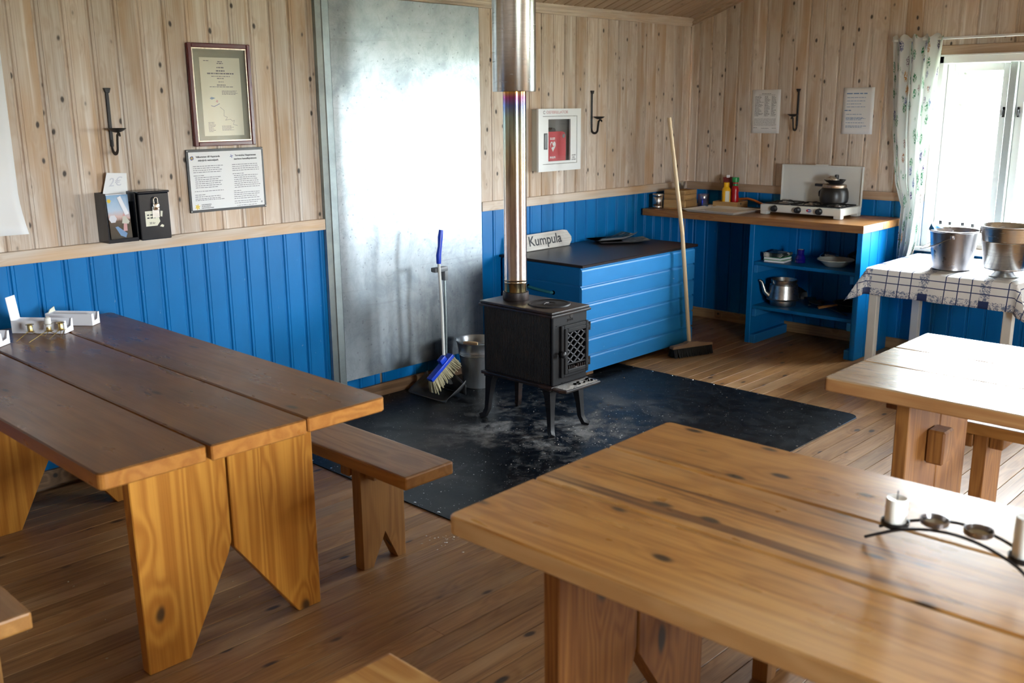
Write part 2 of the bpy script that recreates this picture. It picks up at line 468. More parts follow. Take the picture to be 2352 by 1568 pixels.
def cast_iron():
    t = NT('stove_cast_iron'); v = t.obj()
    n = t.noise(v, 14, 5, .65); n2 = t.noise(v, 90, 3, .6)
    c = t.mix(t.map(n, .48, .72, 0, .75), (.0045, .0045, .006, 1), (.016, .010, .008, 1))
    t.bump(n2, .25, .001)
    return t.fin(c, t.math('ADD', t.math('MULTIPLY', n, .25), .40), .0, spec=.32)
M['cast'] = cast_iron()
def cast_top():
    t = NT('rusty_stove_top'); v = t.obj()
    n = t.noise(v, 9, 5, .7)
    c = t.mix(t.map(n, .40, .68), (.010, .008, .008, 1), (.038, .018, .013, 1))
    t.bump(t.noise(v, 70, 3), .2, .001)
    return t.fin(c, .42, 0)
M['cast_top'] = cast_top()
M['lattice'] = plain('worn_lattice_iron', (.10, .102, .11, 1), .35)
def sheet_mat():
    t = NT('galvanised_sheet'); v = t.obj()
    x, y, z = t.sep(v)
    n = t.noise(v, 5.5, 8, .72, .4); n2 = t.noise(v, 38, 4, .7)
    c = t.mix(t.map(n, .35, .7), (.47, .515, .55, 1), (.28, .325, .36, 1))
    sc = t.noise(t.vmul(v, (1.6, 1, 22)), 1.0, 3, .6, 1.2)
    c = t.mix(t.map(sc, .60, .68, 0, .45), c, (.30, .33, .36, 1))
    s2 = t.noise(t.vmul(v, (7, 1, 7)), 1.0, 1, .5, 2.5)
    c = t.mix(t.map(t.math('ABSOLUTE', t.math('SUBTRACT', s2, .5)), .004, .014, .35, 0), c, (.26, .29, .32, 1))
    sp = t.voro(v, 26)
    c = t.mix(t.map(sp, .10, .17, .55, 0), c, (.18, .20, .22, 1))
    # shadow of stove and chest painted low at the right, with smeared streaks
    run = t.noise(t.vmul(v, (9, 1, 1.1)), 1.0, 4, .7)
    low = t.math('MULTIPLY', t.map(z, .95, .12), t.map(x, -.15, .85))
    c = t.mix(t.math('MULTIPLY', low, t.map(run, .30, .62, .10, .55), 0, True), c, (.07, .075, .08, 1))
    t.bump(n2, .06, .001)
    return t.fin(c, t.math('ADD', t.math('MULTIPLY', n, .26), .24), .95)
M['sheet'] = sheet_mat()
def pipe_mat():
    t = NT('heat_tinted_flue'); v = t.obj(); z = t.sep(v)[2]
    zz = t.math('ADD', z, t.math('MULTIPLY', t.noise(v, 5, 2), .02))
    c = t.ramp(t.math('DIVIDE', zz, 1.045, 0, True), [(0.0, (.42, .36, .22, 1)), (.06, (.50, .40, .20, 1)), (.13, (.40, .34, .34, 1)), (.40, (.42, .31, .28, 1)),
                                   (.66, (.48, .38, .25, 1)), (.88, (.36, .46, .42, 1)), (.935, (.16, .22, .55, 1)), (.97, (.45, .08, .30, 1)), (.995, (.70, .38, .06, 1))])
    n = t.noise(t.vmul(v, (20, 20, 2)), 1.0, 4, .6)
    c = t.mix(t.map(n, .42, .7, 0, .75), c, (.10, .07, .06, 1))
    return t.fin(c, t.math('ADD', t.math('MULTIPLY', n, .15), .13), 1.0)
M['flue'] = pipe_mat()
def mat_mat():
    t = NT('black_floor_plate'); v = t.obj(); x, y, z = t.sep(v)
    n = t.noise(v, 2.6, 6, .68, .6); n2 = t.noise(v, 11, 6, .75, .4); n3 = t.noise(v, 60, 3, .7)
    c = t.mix(t.map(n2, .35, .75), (.0018, .0024, .0036, 1), (.009, .012, .016, 1))
    # ash swept about around the stove (its origin is under the stove)
    d = t.math('SQRT', t.math('ADD', t.math('POWER', t.math('MULTIPLY', t.math('ADD', x, .12), 1.0), 2), t.math('POWER', t.math('MULTIPLY', t.math('ADD', y, .16), 1.25), 2)))
    near = t.map(d, .10, 1.05, 1, 0)
    ash = t.math('MULTIPLY', near, t.map(t.math('ADD', t.math('MULTIPLY', n, .6), t.math('MULTIPLY', n2, .4)), .46, .62), 0, True)
    c = t.mix(t.math('MULTIPLY', ash, .95), c, (.25, .25, .25, 1))
    sp = t.voro(v, 34); col = t.voro(v, 34, out='Color')
    c = t.mix(t.math('MULTIPLY', t.map(sp, .07, .13, 1, 0), t.map(t.sep(col)[0], .72, .76)), c, (.55, .53, .50, 1))
    sp2 = t.voro(v, 90); col2 = t.voro(v, 90, out='Color')
    c = t.mix(t.math('MULTIPLY', t.map(sp2, .12, .22, .8, 0), t.map(t.sep(col2)[0], .80, .84)), c, (.40, .40, .40, 1))
    t.bump(n3, .08, .001)
    r = t.math('ADD', t.math('MULTIPLY', n2, .45), .16)
    r = t.math('ADD', r, t.math('MULTIPLY', ash, .45), 0, True)
    return t.fin(c, r, spec=.13)
M['plate'] = mat_mat()
def glass_mat(name, tint=(1, 1, 1, 1), refl=.06, rough=.0):
    t = NT(name)
    tr = t.node('ShaderNodeBsdfTransparent'); tr.inputs[0].default_value = tint
    gl = t.node('ShaderNodeBsdfGlossy'); gl.inputs['Roughness'].default_value = rough
    mx = t.node('ShaderNodeMixShader'); mx.inputs[0].default_value = refl
    t.t.links.new(tr.outputs[0], mx.inputs[1]); t.t.links.new(gl.outputs[0], mx.inputs[2])
    t.t.links.new(mx.outputs[0], t.out.inputs['Surface'])
    return t.m
M['pane'] = glass_mat('window_glass', (.96, .98, .98, 1), .05)
M['clear'] = glass_mat('picture_glass', (1, 1, 1, 1), .07, .03)
M['blue_glass'] = glass_mat('pale_blue_glass', (.35, .55, .85, 1), .18, .05)
M['cobalt'] = glass_mat('cobalt_glass', (.03, .04, .55, 1), .15, .05)
M['bottle_glass'] = glass_mat('clear_bottle_glass', (.85, .92, .92, 1), .12, .03)
M['film'] = glass_mat('clear_plastic_bag', (.85, .88, .9, 1), .35, .12)
def cloth_mat():
    t = NT('checked_tablecloth'); u, v, _ = t.sep(t.uvc())
    # u runs along the long edge, v across the cloth, both in metres; a border band follows every hem
    P = .33
    fu = t.math('MULTIPLY', t.math('FRACT', t.math('DIVIDE', t.math('ADD', u, 10*P), P)), P)
    fv = t.math('MULTIPLY', t.math('FRACT', t.math('DIVIDE', t.math('ADD', v, 10*P), P)), P)
    def line(f, a, w): return t.math('LESS_THAN', t.math('ABSOLUTE', t.math('SUBTRACT', f, a)), w)
    def band(f, a, w): return t.math('LESS_THAN', t.math('ABSOLUTE', t.math('SUBTRACT', f, a)), w)
    lu = t.math('MAXIMUM', t.math('MAXIMUM', line(fu, .105, .0028), line(fu, .175, .0028)), line(fu, .245, .0028))
    lv = t.math('MAXIMUM', t.math('MAXIMUM', line(fv, .098, .0026), line(fv, .140, .0026)), line(fv, .245, .0022))
    bu, bv = band(fu, .033, .028), band(fv, .033, .028)
    wv = t.comb(u, v, 0.0)
    fl = t.noise(wv, 58, 5, .75, 1.6)
    leaf = t.math('GREATER_THAN', fl, .51)
    floral = t.math('MULTIPLY', leaf, t.math('MAXIMUM', bu, bv))
    sq = t.math('MULTIPLY', bu, bv)
    blue = t.math('MAXIMUM', t.math('MAXIMUM', lu, lv), sq)
    c = t.mix(t.math('MULTIPLY', floral, .85), (.74, .74, .73, 1), (.06, .11, .24, 1))
    c = t.mix(blue, c, (.020, .040, .125, 1))
    t.bump(t.noise(wv, 900, 1), .1, .0005)
    return t.fin(c, .6)
M['cloth'] = cloth_mat()
def curtain_mat():
    t = NT('printed_curtain'); uv = t.uvc(); u, v, _ = t.sep(uv)
    wv = t.vadd(t.comb(u, v, 0.0), t.vmul(t.noise(uv, 30, 3, .6, out='Color'), (.02, .02, 0)))
    d = t.voro(t.vmul(wv, (24, 12, 1)), 1.0); cc = t.sep(t.voro(t.vmul(wv, (24, 12, 1)), 1.0, out='Color'))
    leafn = t.noise(t.vmul(wv, (130, 90, 1)), 1.0, 4, .7, .8)
    stem = t.math('MULTIPLY', t.map(d, .34, .46, 1, 0), t.math('GREATER_THAN', leafn, .50))
    stem = t.math('MULTIPLY', stem, t.math('GREATER_THAN', cc[0], .22))
    col = t.ramp(cc[1], [(0.0, (.02, .22, .08, 1)), (.55, (.05, .30, .14, 1)), (.72, (.07, .02, .16, 1)), (.86, (.10, .16, .42, 1)), (.97, (.60, .26, .03, 1))])
    base = t.mix(stem, (.88, .90, .89, 1), col)
    df = t.node('ShaderNodeBsdfDiffuse'); t.set(df.inputs[0], base)
    tl = t.node('ShaderNodeBsdfTranslucent'); t.set(tl.inputs[0], base)
    mx = t.node('ShaderNodeMixShader'); mx.inputs[0].default_value = .55
    t.t.links.new(df.outputs[0], mx.inputs[1]); t.t.links.new(tl.outputs[0], mx.inputs[2])
    t.t.links.new(mx.outputs[0], t.out.inputs['Surface'])
    return t.m
M['curtain'] = curtain_mat()
def brochure_mat():
    t = NT('brochure_cover'); x, y, z = t.sep(t.obj())
    n = t.noise(t.obj(), 26, 4, .6)
    c = t.ramp(t.math('ADD', t.math('DIVIDE', z, .20), t.math('MULTIPLY', t.math('SUBTRACT', n, .5), .22)),
               [(0.0, (.030, .022, .014, 1)), (.30, (.06, .040, .022, 1)), (.44, (.10, .06, .04, 1)), (.50, (.62, .42, .38, 1)), (.66, (.45, .56, .70, 1)), (1.0, (.22, .40, .62, 1))])
    return t.fin(c, .25)
M['brochure'] = brochure_mat()
def mag_mat(name, a, b):
    t = NT(name); n = t.noise(t.vmul(t.obj(), (9, 14, 1)), 1.0, 4, .6)
    c = t.ramp(n, [(0.0, a), (.46, a), (.52, b), (.60, (.62, .60, .56, 1)), (1.0, (.75, .74, .70, 1))])
    return t.fin(c, .4)
M['mag1'] = mag_mat('magazine_cover_blue', (.10, .26, .38, 1), (.03, .05, .06, 1))
M['mag2'] = mag_mat('newspaper_print', (.40, .39, .36, 1), (.10, .10, .10, 1))
def foliage(name, col):
    t = NT(name); n = t.noise(t.obj(), 3, 4, .6)
    return t.fin(t.mix(n, col, tuple(q*.4 for q in col[:3])+(1,)), .8)
M['foliage'] = foliage('tree_foliage', (.20, .21, .18, 1))
M['bark'] = plain('bark', (.14, .11, .09, 1), .9, var=.5, scale=8)
M['grass'] = plain('pale_ground', (.36, .37, .27, 1), .95, var=.5, scale=2)
M['outer'] = plain('outer_wall_boards', (.30, .20, .13, 1), .7, var=.2)

# ------------------------------------------------------------------ the setting
def struct(o, label): return tag(o, label, None, None, 'structure')
floor = struct(B().box(RX0-.15, .15, RY0-.15, .15, -.12, -.020).build('floor', M['base_x'], org=(0, 0, -.02)), 'worn pine plank floor of the hut')
# floor planks run along x; each board is its own piece
PW = .0848
k0 = -1.839
rows = [k0 + PW*i for i in range(-60, 40)]
pm = {}
def plank_mesh(L):
    key = round(L, 2)
    if key not in pm:
        b = B(); w_ = PW-.0022; e = .0012
        b.prism([(0, -.02), (w_, -.02), (w_, -e), (w_-e, 0), (e, 0), (0, -e)], 'x', 0, key-.0015)
        pm[key] = b.mesh('plank')
    return pm[key]
rr = random.Random(5)
for y0 in rows:
    if y0 < -5.0 or y0+PW > .018: continue
    x = -6.6 + rr.choice((0, .4, .8, -.3))
    cuts = [x]
    while cuts[-1] < 0:
        cuts.append(min(0.0, cuts[-1] + rr.choice((2.4, 3.0, 3.6, 4.2))))
        if -cuts[-1] < .7: cuts[-1] = 0.0
    for a, c in zip(cuts, cuts[1:]):
        put('plank', plank_mesh(c-a), M['floor'], floor, Matrix.Translation((a, y0, 0.02)))

def wall_mesh(axis, a0, a1, t0, t1, top, holes):
    """a wall slab with openings: axis 'x' or 'y' runs along it, top(a) gives its height"""
    b = B(); cuts = sorted({a0, a1} | {h[0] for h in holes} | {h[1] for h in holes} | {RIDGE_Y} if axis == 'y' else {a0, a1} | {h[0] for h in holes} | {h[1] for h in holes})
    cuts = [c for c in cuts if a0 <= c <= a1]
    def seg(p, q, z0, z1a, z1b):
        poly = [(p, z0), (q, z0), (q, z1b), (p, z1a)]
        b.prism(poly, 'y' if axis == 'x' else 'x', t0, t1)
    for p, q in zip(cuts, cuts[1:]):
        h = [h for h in holes if h[0] <= p+1e-6 and h[1] >= q-1e-6]
        if h:
            seg(p, q, -.02, h[0][2], h[0][2]); seg(p, q, h[0][3], top(p), top(q))
        else: seg(p, q, -.02, top(p), top(q))
    return b
hole = lambda wl: [(a0, a1, z0, z1) for (q, a0, a1, z0, z1) in WINDOWS if q == wl]
wallA = struct(wall_mesh('x', RX0, 0.0, .014, .15, lambda a: 2.30, []).build('wall_left', M['outer'], org=(0, .014, 0)), 'long panelled wall with a blue dado behind the stove')
wallB = struct(wall_mesh('y', RY0, .15, .014, .15, lambda a: zc(min(a, 0))+.12, hole('E')).build('wall_right', M['outer'], org=(.014, 0, 0)), 'panelled gable wall with the window and the counter')
wallS = struct(wall_mesh('x', RX0, .15, RY0-.15, RY0, lambda a: 2.30, hole('S')).build('wall_near', M['panel'], org=(0, RY0, 0)), 'pine wall behind the viewer')
wallW = struct(wall_mesh('y', RY0, .15, RX0-.15, RX0, lambda a: zc(min(a, 0))+.12, hole('W')).build('wall_end', M['panel'], org=(RX0, 0, 0)), 'pine gable wall at the far left end')
# tongue and groove boards
bmc = {}
def board_mesh(w_, z0, z1, z1b=None):
    z1b = z1 if z1b is None else z1b
    key = (round(w_, 4), round(z0, 3), round(z1, 3), round(z1b, 3))
    if key in bmc: return bmc[key]
    bm = bmesh.new()
    prof = [(.0006, .0135), (.0006, .0065), (.0085, .0065), (.0135, .0), (min(.0235, w_*.4), 0), (min(.0255, w_*.45), .0022), (min(.0275, w_*.5), 0), (w_-.005, 0), (w_-.0006, .0045), (w_-.0006, .0135)]
    lo = [bm.verts.new((x, y, z0)) for x, y in prof]
    hi = [bm.verts.new((x, y, z1+(z1b-z1)*x/w_)) for x, y in prof]
    n = len(prof)
    for i in range(n-1): bm.faces.new((lo[i], lo[i+1], hi[i+1], hi[i]))
    bm.faces.new((lo[n-1], lo[0], hi[0], hi[n-1])); bm.faces.new(lo[::-1]); bm.faces.new(hi)
    bmesh.ops.recalc_face_normals(bm, faces=bm.faces[:])
    me = bpy.data.meshes.new('board'); bm.to_mesh(me); bm.free()
    bmc[key] = me
    return me
def boardsA(x_from, x_to, phase, pitch):
    i0 = math.floor((x_from-phase)/pitch); x = phase+i0*pitch
    while x < x_to-1e-4:
        a, c = max(x, x_from), min(x+pitch, x_to)
        if c-a > .02:
            for z0, z1, m in ((1.028, 2.172, 'panel'), (.070, .982, 'blue')):
                put('board', board_mesh(c-a, z0, z1), M[m], wallA, Matrix.Translation((a, -.014, 0)))
        x += pitch
boardsA(-6.2, -3.0, -3.374, .1090)
boardsA(-3.0, -.0005, -2.091, .1113)
RZ = Matrix.Rotation(R(-90), 4, 'Z')
WY0, WY1, WZ0, WZ1 = -2.68, -1.80, .70, 1.87
def bB(y_hi, y_lo, z0, z1, z1b, m):
    put('board', board_mesh(y_hi-y_lo, z0, z1, z1b), M[m], wallB, Matrix.Translation((-.014, y_hi, 0)) @ RZ)
y = -1.048+.1078*10
while y > -3.6:
    a, c = min(y, -.0005), y-.1078
    y = c
    if a-c < .02: continue
    if c > WY1-.02 or a < WY0+.02:
        bB(a, c, 1.028, zc(a)-.02, zc(c)-.02, 'panel'); bB(a, c, .07, .982, None, 'blue')
    else:
        if a > WY1+.02:                                   # board that meets the window's side
            bB(a, WY1+.01, 1.028, WZ1, None, 'panel')
        bB(a, c, WZ1+.05, zc(a)-.02, zc(c)-.02, 'panel')
        bB(a, c, .07, WZ0-.03, None, 'blue')
# ceiling with planks that run up the slope
ang = math.atan(SLOPE)
def slope_slab(y0, y1, t):
    return [(y0, zc(y0)), (y1, zc(y1)), (y1, zc(y1)+t), (y0, zc(y0)+t)]
b = B(); b.prism(slope_slab(.15, RIDGE_Y, .12), 'x', RX0-.15, .15)
b.prism([(RIDGE_Y, EAVE_Z-SLOPE*RIDGE_Y), (RY0-.15, EAVE_Z-SLOPE*.15), (RY0-.15, EAVE_Z+.12-SLOPE*.15), (RIDGE_Y, EAVE_Z+.12-SLOPE*RIDGE_Y)], 'x', RX0-.15, .15)
ceiling = struct(b.build('ceiling', M['ceil'], org=(0, 0, EAVE_Z)), 'sloping pine board ceiling')
b = B(); Lp = abs(RIDGE_Y)/math.cos(ang); w_ = .098
b.prism([(.0006, .0), (.0006, -.006), (.007, -.006), (.012, -.012), (w_-.004, -.012), (w_-.0006, -.008), (w_-.0006, .0)], 'y', -Lp, 0.0)
cme = b.mesh('board')
Rt = Matrix.Rotation(-ang, 4, 'X')
for i in range(40):
    put('board', cme, M['ceil'], ceiling, Matrix.Translation((-.0985*(i+1), 0, -.001)) @ Rt)
# trims
def trim(n, lbl, b, mat, org): return struct(b.build('trim_%d' % n, mat, org=org, smooth=False), lbl)
b = B(); b.prism([(0, 2.146), (-.012, 2.148), (-.012, 2.158), (-.020, 2.166), (-.020, 2.180), (-.034, 2.192), (-.034, 2.205), (0, 2.205)], 'x', RX0, -.0)
trim(1, 'stepped pine moulding where the long wall meets the ceiling', b, M['rail'], (-4, 0, 2.146))
b = B()
prof = [(0, -.058), (-.012, -.056), (-.012, -.046), (-.020, -.038), (-.020, -.024), (-.034, -.012), (-.034, -.001), (0, -.001)]
bm = b.bm; v0 = [bm.verts.new((p[0], 0.0, zc(0)+p[1])) for p in prof]; v1 = [bm.verts.new((p[0], RIDGE_Y, zc(RIDGE_Y)+p[1])) for p in prof]
for i in range(len(prof)): bm.faces.new((v0[i], v0[(i+1) % 8], v1[(i+1) % 8], v1[i]))
bm.faces.new(v0); bm.faces.new(v1[::-1])
trim(2, 'pine moulding climbing along the gable wall under the ceiling', b, M['rail_y'], (0, -1.5, 2.7))
trim(3, 'whitewashed dado rail left of the steel sheet', B().box(RX0, -3.338, -.024, .0, .977, 1.033, .003), M['rail'], (-5, 0, .977))
trim(4, 'whitewashed dado rail right of the steel sheet up to the corner', B().box(-2.195, -.0, -.024, .0, .977, 1.033, .003), M['rail'], (-1.1, 0, .977))
trim(5, 'whitewashed dado rail on the gable wall above the counter', B().box(-.024, .0, -1.735, -.025, .975, 1.030, .003), M['rail_y'], (0, -.85, .975))
def baseb(side, b, m, org, lbl): return struct(b.build('baseboard_'+side, m, org=org), lbl)
baseb('left', B().box(RX0, -.0, -.020, .0, .002, .074, .003), M['base_x'], (-4, 0, 0), 'brown baseboard along the long wall')
baseb('right', B().box(-.020, .0, RY0, -.021, .002, .074, .003), M['base_y'], (0, -3, 0), 'brown baseboard along the gable wall')

# windows
def window(n, wl, a0, a1, z0, z1, lbl, full=False):
    if wl == 'E': T = lambda a, d, z: (d, a, z); org = (0.0, (a0+a1)/2, z0)
    elif wl == 'S': T = lambda a, d, z: (a, RY0-d, z); org = ((a0+a1)/2, RY0, z0)
    else: T = lambda a, d, z: (RX0-d, a, z); org = (RX0, (a0+a1)/2, z0)
    def bx(b, p0, p1, q0, q1, r0, r1, bev=.003):
        A, C = T(p0, q0, r0), T(p1, q1, r1)
        b.box(min(A[0], C[0]), max(A[0], C[0]), min(A[1], C[1]), max(A[1], C[1]), r0, r1, bev, 1)
        return b
    root = thing('window_%d' % n, lbl, None, org, 0, None, 'structure')
    f = B()
    for p, q in ((a0, a0+.045), (a1-.045, a1)): bx(f, p, q, .0, .135, z0, z1)
    bx(f, a0, a1, .0, .135, z1-.045, z1); bx(f, a0, a1, .062, .135, z0, z0+.03)
    f.build('frame', M['white_paint'], root)
    am = (a0+a1)/2
    bx(B(), am-.022, am+.022, .035, .125, z0+.03, z1-.045).build('mullion', M['grey_post'], root)
    for p, q in ((a0+.046, am-.023), (am+.023, a1-.046)):
        s = B(); wdt = .045
        bx(s, p, p+wdt, .070, .110, z0+.032, z1-.047); bx(s, q-wdt, q, .070, .110, z0+.032, z1-.047)
        bx(s, p+wdt, q-wdt, .070, .110, z1-.047-wdt, z1-.047); bx(s, p+wdt, q-wdt, .070, .110, z0+.032, z0+.032+wdt)
        so = s.build('sash', M['white_paint'], root)
        bx(B(), p+wdt-.004, q-wdt+.004, .088, .092, z0+.032+wdt-.004, z1-.047-wdt+.004, 0).build('pane', M['pane'], so)
        if full:
            h = B(); hz = 1.535; hp = q-.018 if p < am-.1 and False else (p+.02 if p > am else q-.02)
            bx(h, hp-.008, hp+.008, .060, .070, hz-.03, hz+.03, .002)
            h.tube([T(hp, .062, hz+.012), T(hp, .050, hz+.010), T(hp, .046, hz-.02)], .004, 6)
            h.build('latch', M['iron'], so)
    bx(B(), a0-.03, a1+.03, -.045, .061, z0-.028, z0-.001, .004).build('sill', M['white_paint'], root)
    c = B()
    bx(c, a0-.075, a0-.0, -.020, -.001, z0-.02, z1+.06, .003); bx(c, a1+.0, a1+.075, -.020, -.001, z0-.02, z1+.06, .003)
    c.build('side_casing', M['white_paint'], root)
    bx(B(), a0-.085, a1+.085, -.026, -.001, z1+.001, z1+.062, .004).build('head_casing', M['rail_y'], root)
    bx(B(), a0-.01, a1+.01, -.032, -.027, z1-.004, z1+.006, .001).build('head_bead', M['white_paint'], root)
    return root
LBL = ['two-light white window beside the printed curtain', 'unseen white window added further along the gable wall to suit the light', 'unseen white window added behind the viewer for fill light']
for i, wn in enumerate(WINDOWS):
    window(i+1, *wn, LBL[i], full=(i == 0))

# ------------------------------------------------------------------ outdoors beyond the window
struct(B().box(-40, 60, -50, 50, -.75, -.55).build('ground', M['grass'], org=(0, 0, -.55)), 'pale grassy ground outside the hut')
rt_ = random.Random(3)
def tree(x, y, h, lbl):
    root = thing('tree', lbl, 'tree', (x, y, -.55), 0, 'trees outside the window')
    B().tube([(0, 0, 0), (.03, 0, h*.4), (.0, .05, h*.92)], [h*.022, h*.016, h*.004], 8).build('trunk', M['bark'], root, local=True)
    b = B()
    for k in range(420):
        t_ = rt_.random()**.8; z = h*(.12+.86*t_); r = h*.20*(1-t_)**.8*rt_.random()**.5+.05; a = rt_.random()*2*PI
        c = Vector((r*math.cos(a), r*math.sin(a), z)); s_ = .10+.10*rt_.random()
        d1 = Vector((rt_.uniform(-1, 1), rt_.uniform(-1, 1), rt_.uniform(-.6, .3))).normalized()*s_
        d2_ = d1.cross(Vector((rt_.uniform(-1, 1), rt_.uniform(-1, 1), rt_.uniform(-1, 1)))).normalized()*s_*.5
        b.poly([c-d1, c+d2_, c+d1, c-d2_])
    b.build('foliage', M['foliage'], root, local=True)
for i, (x, y, h) in enumerate(((13.5, 3.0, 3.4), (14.5, 4.4, 3.9), (13.0, 5.3, 3.0), (16.0, 1.6, 4.2))):
    tree(x, y, h, ['small spruce nearest the window outside', 'taller spruce among the trees outside', 'low spruce at the left of the trees outside', 'tall spruce at the right of the trees outside'][i])

# ------------------------------------------------------------------ black floor plate under the stove
pl = thing('floor_plate', 'black steel-edged floor plate with scattered ash under the stove', 'floor plate', (-2.763, -.96, 0))
pts = []
x0, x1, y0, y1, r = -3.905, -1.548, -2.165, -.022, .06
for cx, cy, a in ((x1-r, y0+r, -90), (x1-.01, y1-.01, 0), (x0+.01, y1-.01, 90), (x0+r, y0+r, 180)):
    rr_ = r if cy < -1 else .01
    for k in range(5): pts.append((cx+rr_*math.cos(R(a+22.5*k)), cy+rr_*math.sin(R(a+22.5*k))))
B().prism(pts, 'z', .001, .005).build('plate', M['plate'], pl)
b = B(); b.box(x0+.05, x1-.05, y0-.004, y0+.000, .001, .006); b.build('edge_strip', M['steel'], pl)
nm = B().lathe([(0, .002), (.005, .0012), (.006, 0)], 8).mesh('nail', True)
yy = -.70
while yy > -2.1:
    put('nail', nm, M['chrome'], pl, Matrix.Translation((-1.545-.016+2.763, yy+.96, .005))); yy -= .145
xx = -1.75
while xx > -3.85:
    put('nail', nm, M['chrome'], pl, Matrix.Translation((xx+2.763, -2.150+.96, .005))); xx -= .15
yy = -.60
while yy > -2.1:
    put('nail', nm, M['chrome'], pl, Matrix.Translation((-3.888+2.763, yy+.96, .005))); yy -= .145
# crumbs on the plate and floor
def crumbs(name, lbl, cat, n, cx, cy, sx, sy, z, mat, smin, smax, seed):
    q = random.Random(seed); b = B()
    for k in range(n):
        x, y = q.gauss(cx, sx), q.gauss(cy, sy); s_ = q.uniform(smin, smax); a = q.uniform(0, PI)
        dx, dy = math.cos(a)*s_, math.sin(a)*s_
        w2 = q.uniform(.3, .8)
        p = [(x-dx, y-dy, z), (x+dy*w2, y-dx*w2, z), (x+dx, y+dy, z), (x-dy*w2, y+dx*w2, z)]
        t_ = (x, y, z+s_*.5)
        V = [b.bm.verts.new(v) for v in p]; T_ = b.bm.verts.new(t_)
        for i in range(4): b.bm.faces.new((V[i], V[(i+1) % 4], T_))
    o = b.build(name, mat, org=(cx, cy, z)); tag(o, lbl, cat, None, 'stuff'); return o
M['ash'] = plain('wood_ash', (.42, .41, .40, 1), .9, var=.6, scale=60)
M['chip'] = plain('bark_chips', (.20, .13, .07, 1), .9, var=.6, scale=30)
crumbs('ash_crumbs', 'pale ash crumbs scattered in front of the stove', 'ash', 170, -2.65, -1.36, .22, .14, .005, M['ash'], .002, .007, 1)
crumbs('ash_specks', 'fine pale specks spread over the black plate', 'ash', 150, -2.9, -1.1, .5, .35, .005, M['ash'], .001, .0035, 2)
crumbs('bark_chips', 'brown wood chips on the black plate right of the stove', 'wood chips', 26, -2.25, -1.0, .25, .25, .005, M['chip'], .003, .009, 3)
crumbs('wax_crumbs', 'white wax crumbs on the floor by the table corner', 'crumbs', 30, -4.03, -1.70, .05, .05, .001, M['wax'], .002, .006, 4)
crumbs('straw_crumbs', 'yellow crumbs on the dark floor under the long table', 'crumbs', 26, -4.95, -1.25, .28, .25, .001, M['bristle'], .002, .006, 5)

# ------------------------------------------------------------------ steel sheet on the wall
sh = thing('steel_sheet', 'tall galvanised steel heat shield sheet on the wall behind the stove', 'steel sheet', (-3.266, -.042, .14))
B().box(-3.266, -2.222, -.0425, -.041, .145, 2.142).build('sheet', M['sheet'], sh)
b = B(); b.prism([(-3.336, -.001), (-3.336, -.006), (-3.331, -.018), (-3.301, -.024), (-3.297, -.029), (-3.262, -.0405), (-3.262, -.0385), (-3.296, -.025), (-3.300, -.020), (-3.327, -.016), (-3.327, -.001)], 'z', .12, 2.145)
b.build('channel', M['galv_strip'], sh)
B().box(-2.24, -2.23, -.0405, -.0, .16, 2.13).build('channel', M['galv_strip'], sh)

# ------------------------------------------------------------------ wood stove
st = thing('wood_stove', 'small black cast-iron wood stove with lattice door on four legs', 'stove', (-2.763, -.96, .005))
def loc(b, name, mat, par=None, smooth=False, sharp=38): return b.build(name, mat, par or st, smooth, sharp, local=True)
loc(B().box(-.120, .120, -.228, .235, .255, .602), 'firebox', M['cast'])
for s_ in (-1, 1):            # ribbed side panels
    n = 46; prof = []
    for i in range(n*4+1):
        yy = -.222+.444*i/(n*4); k = i % 4
        prof.append((s_*(.1205+(.0030, .0042, .0030, .0008)[k]), yy))
    prof += [(s_*.118, .222), (s_*.118, -.222)]
    loc(B().prism(prof, 'z', .262, .600), 'ribbed_panel', M['cast'])
b = B().box(-.148, .148, -.255, .250, .600, .613, .004, 2).box(-.142, .142, -.250, .245, .613, .627, .006, 2)
top = loc(b, 'top_plate', M['cast_top'], smooth=True)
b = B().lathe([(0, .630), (.030, .630), (.033, .6325), (.037, .630), (.092, .630), (.096, .6335), (.104, .6335), (.107, .627)], 48, (.012, -.095, 0))
loc(b, 'cooking_ring', M['cast'], top, True)
loc(B().tube([(-.03, -.095, .633), (-.005, -.089, .637), (.02, -.085, .633)], .003, 6), 'ring_handle', M['steel_dark'], top, True)
b = B().box(-.140, .140, -.245, .245, .238, .256, .005, 2)
loc(b, 'base_plate', M['cast_top'], smooth=True)
b = B().prism([(-.135, -.24), (.135, -.24), (.148, -.300), (.130, -.335), (-.130, -.335), (-.148, -.300)], 'z', .238, .252, .004)
lip = loc(b, 'ash_lip', M['cast_top'])
ashb = B()
q = random.Random(9)
ashb.grid(lambda u, v: Vector((-.118+.240*u, -.326+.078*v, .2525+.004*math.sin(PI*u)*math.sin(PI*v)*(1+.6*math.sin(u*23)*math.cos(v*11)))), 14, 6)
for k in range(60):
    x, y = q.uniform(-.12, .13), q.uniform(-.325, -.25); s_ = q.uniform(.003, .008); z = .253
    V = [ashb.bm.verts.new((x+s_*math.cos(a)*q.uniform(.6, 1.2), y+s_*math.sin(a)*q.uniform(.6, 1.2), z)) for a in (0, 1.2, 2.5, 3.7, 5)]
    T_ = ashb.bm.verts.new((x, y, z+s_*.35))
    for i in range(5): ashb.bm.faces.new((V[i], V[(i+1) % 5], T_))
o = loc(ashb, 'ash', M['ash'], lip); o['kind'] = 'stuff'
b = B(); q = random.Random(4)
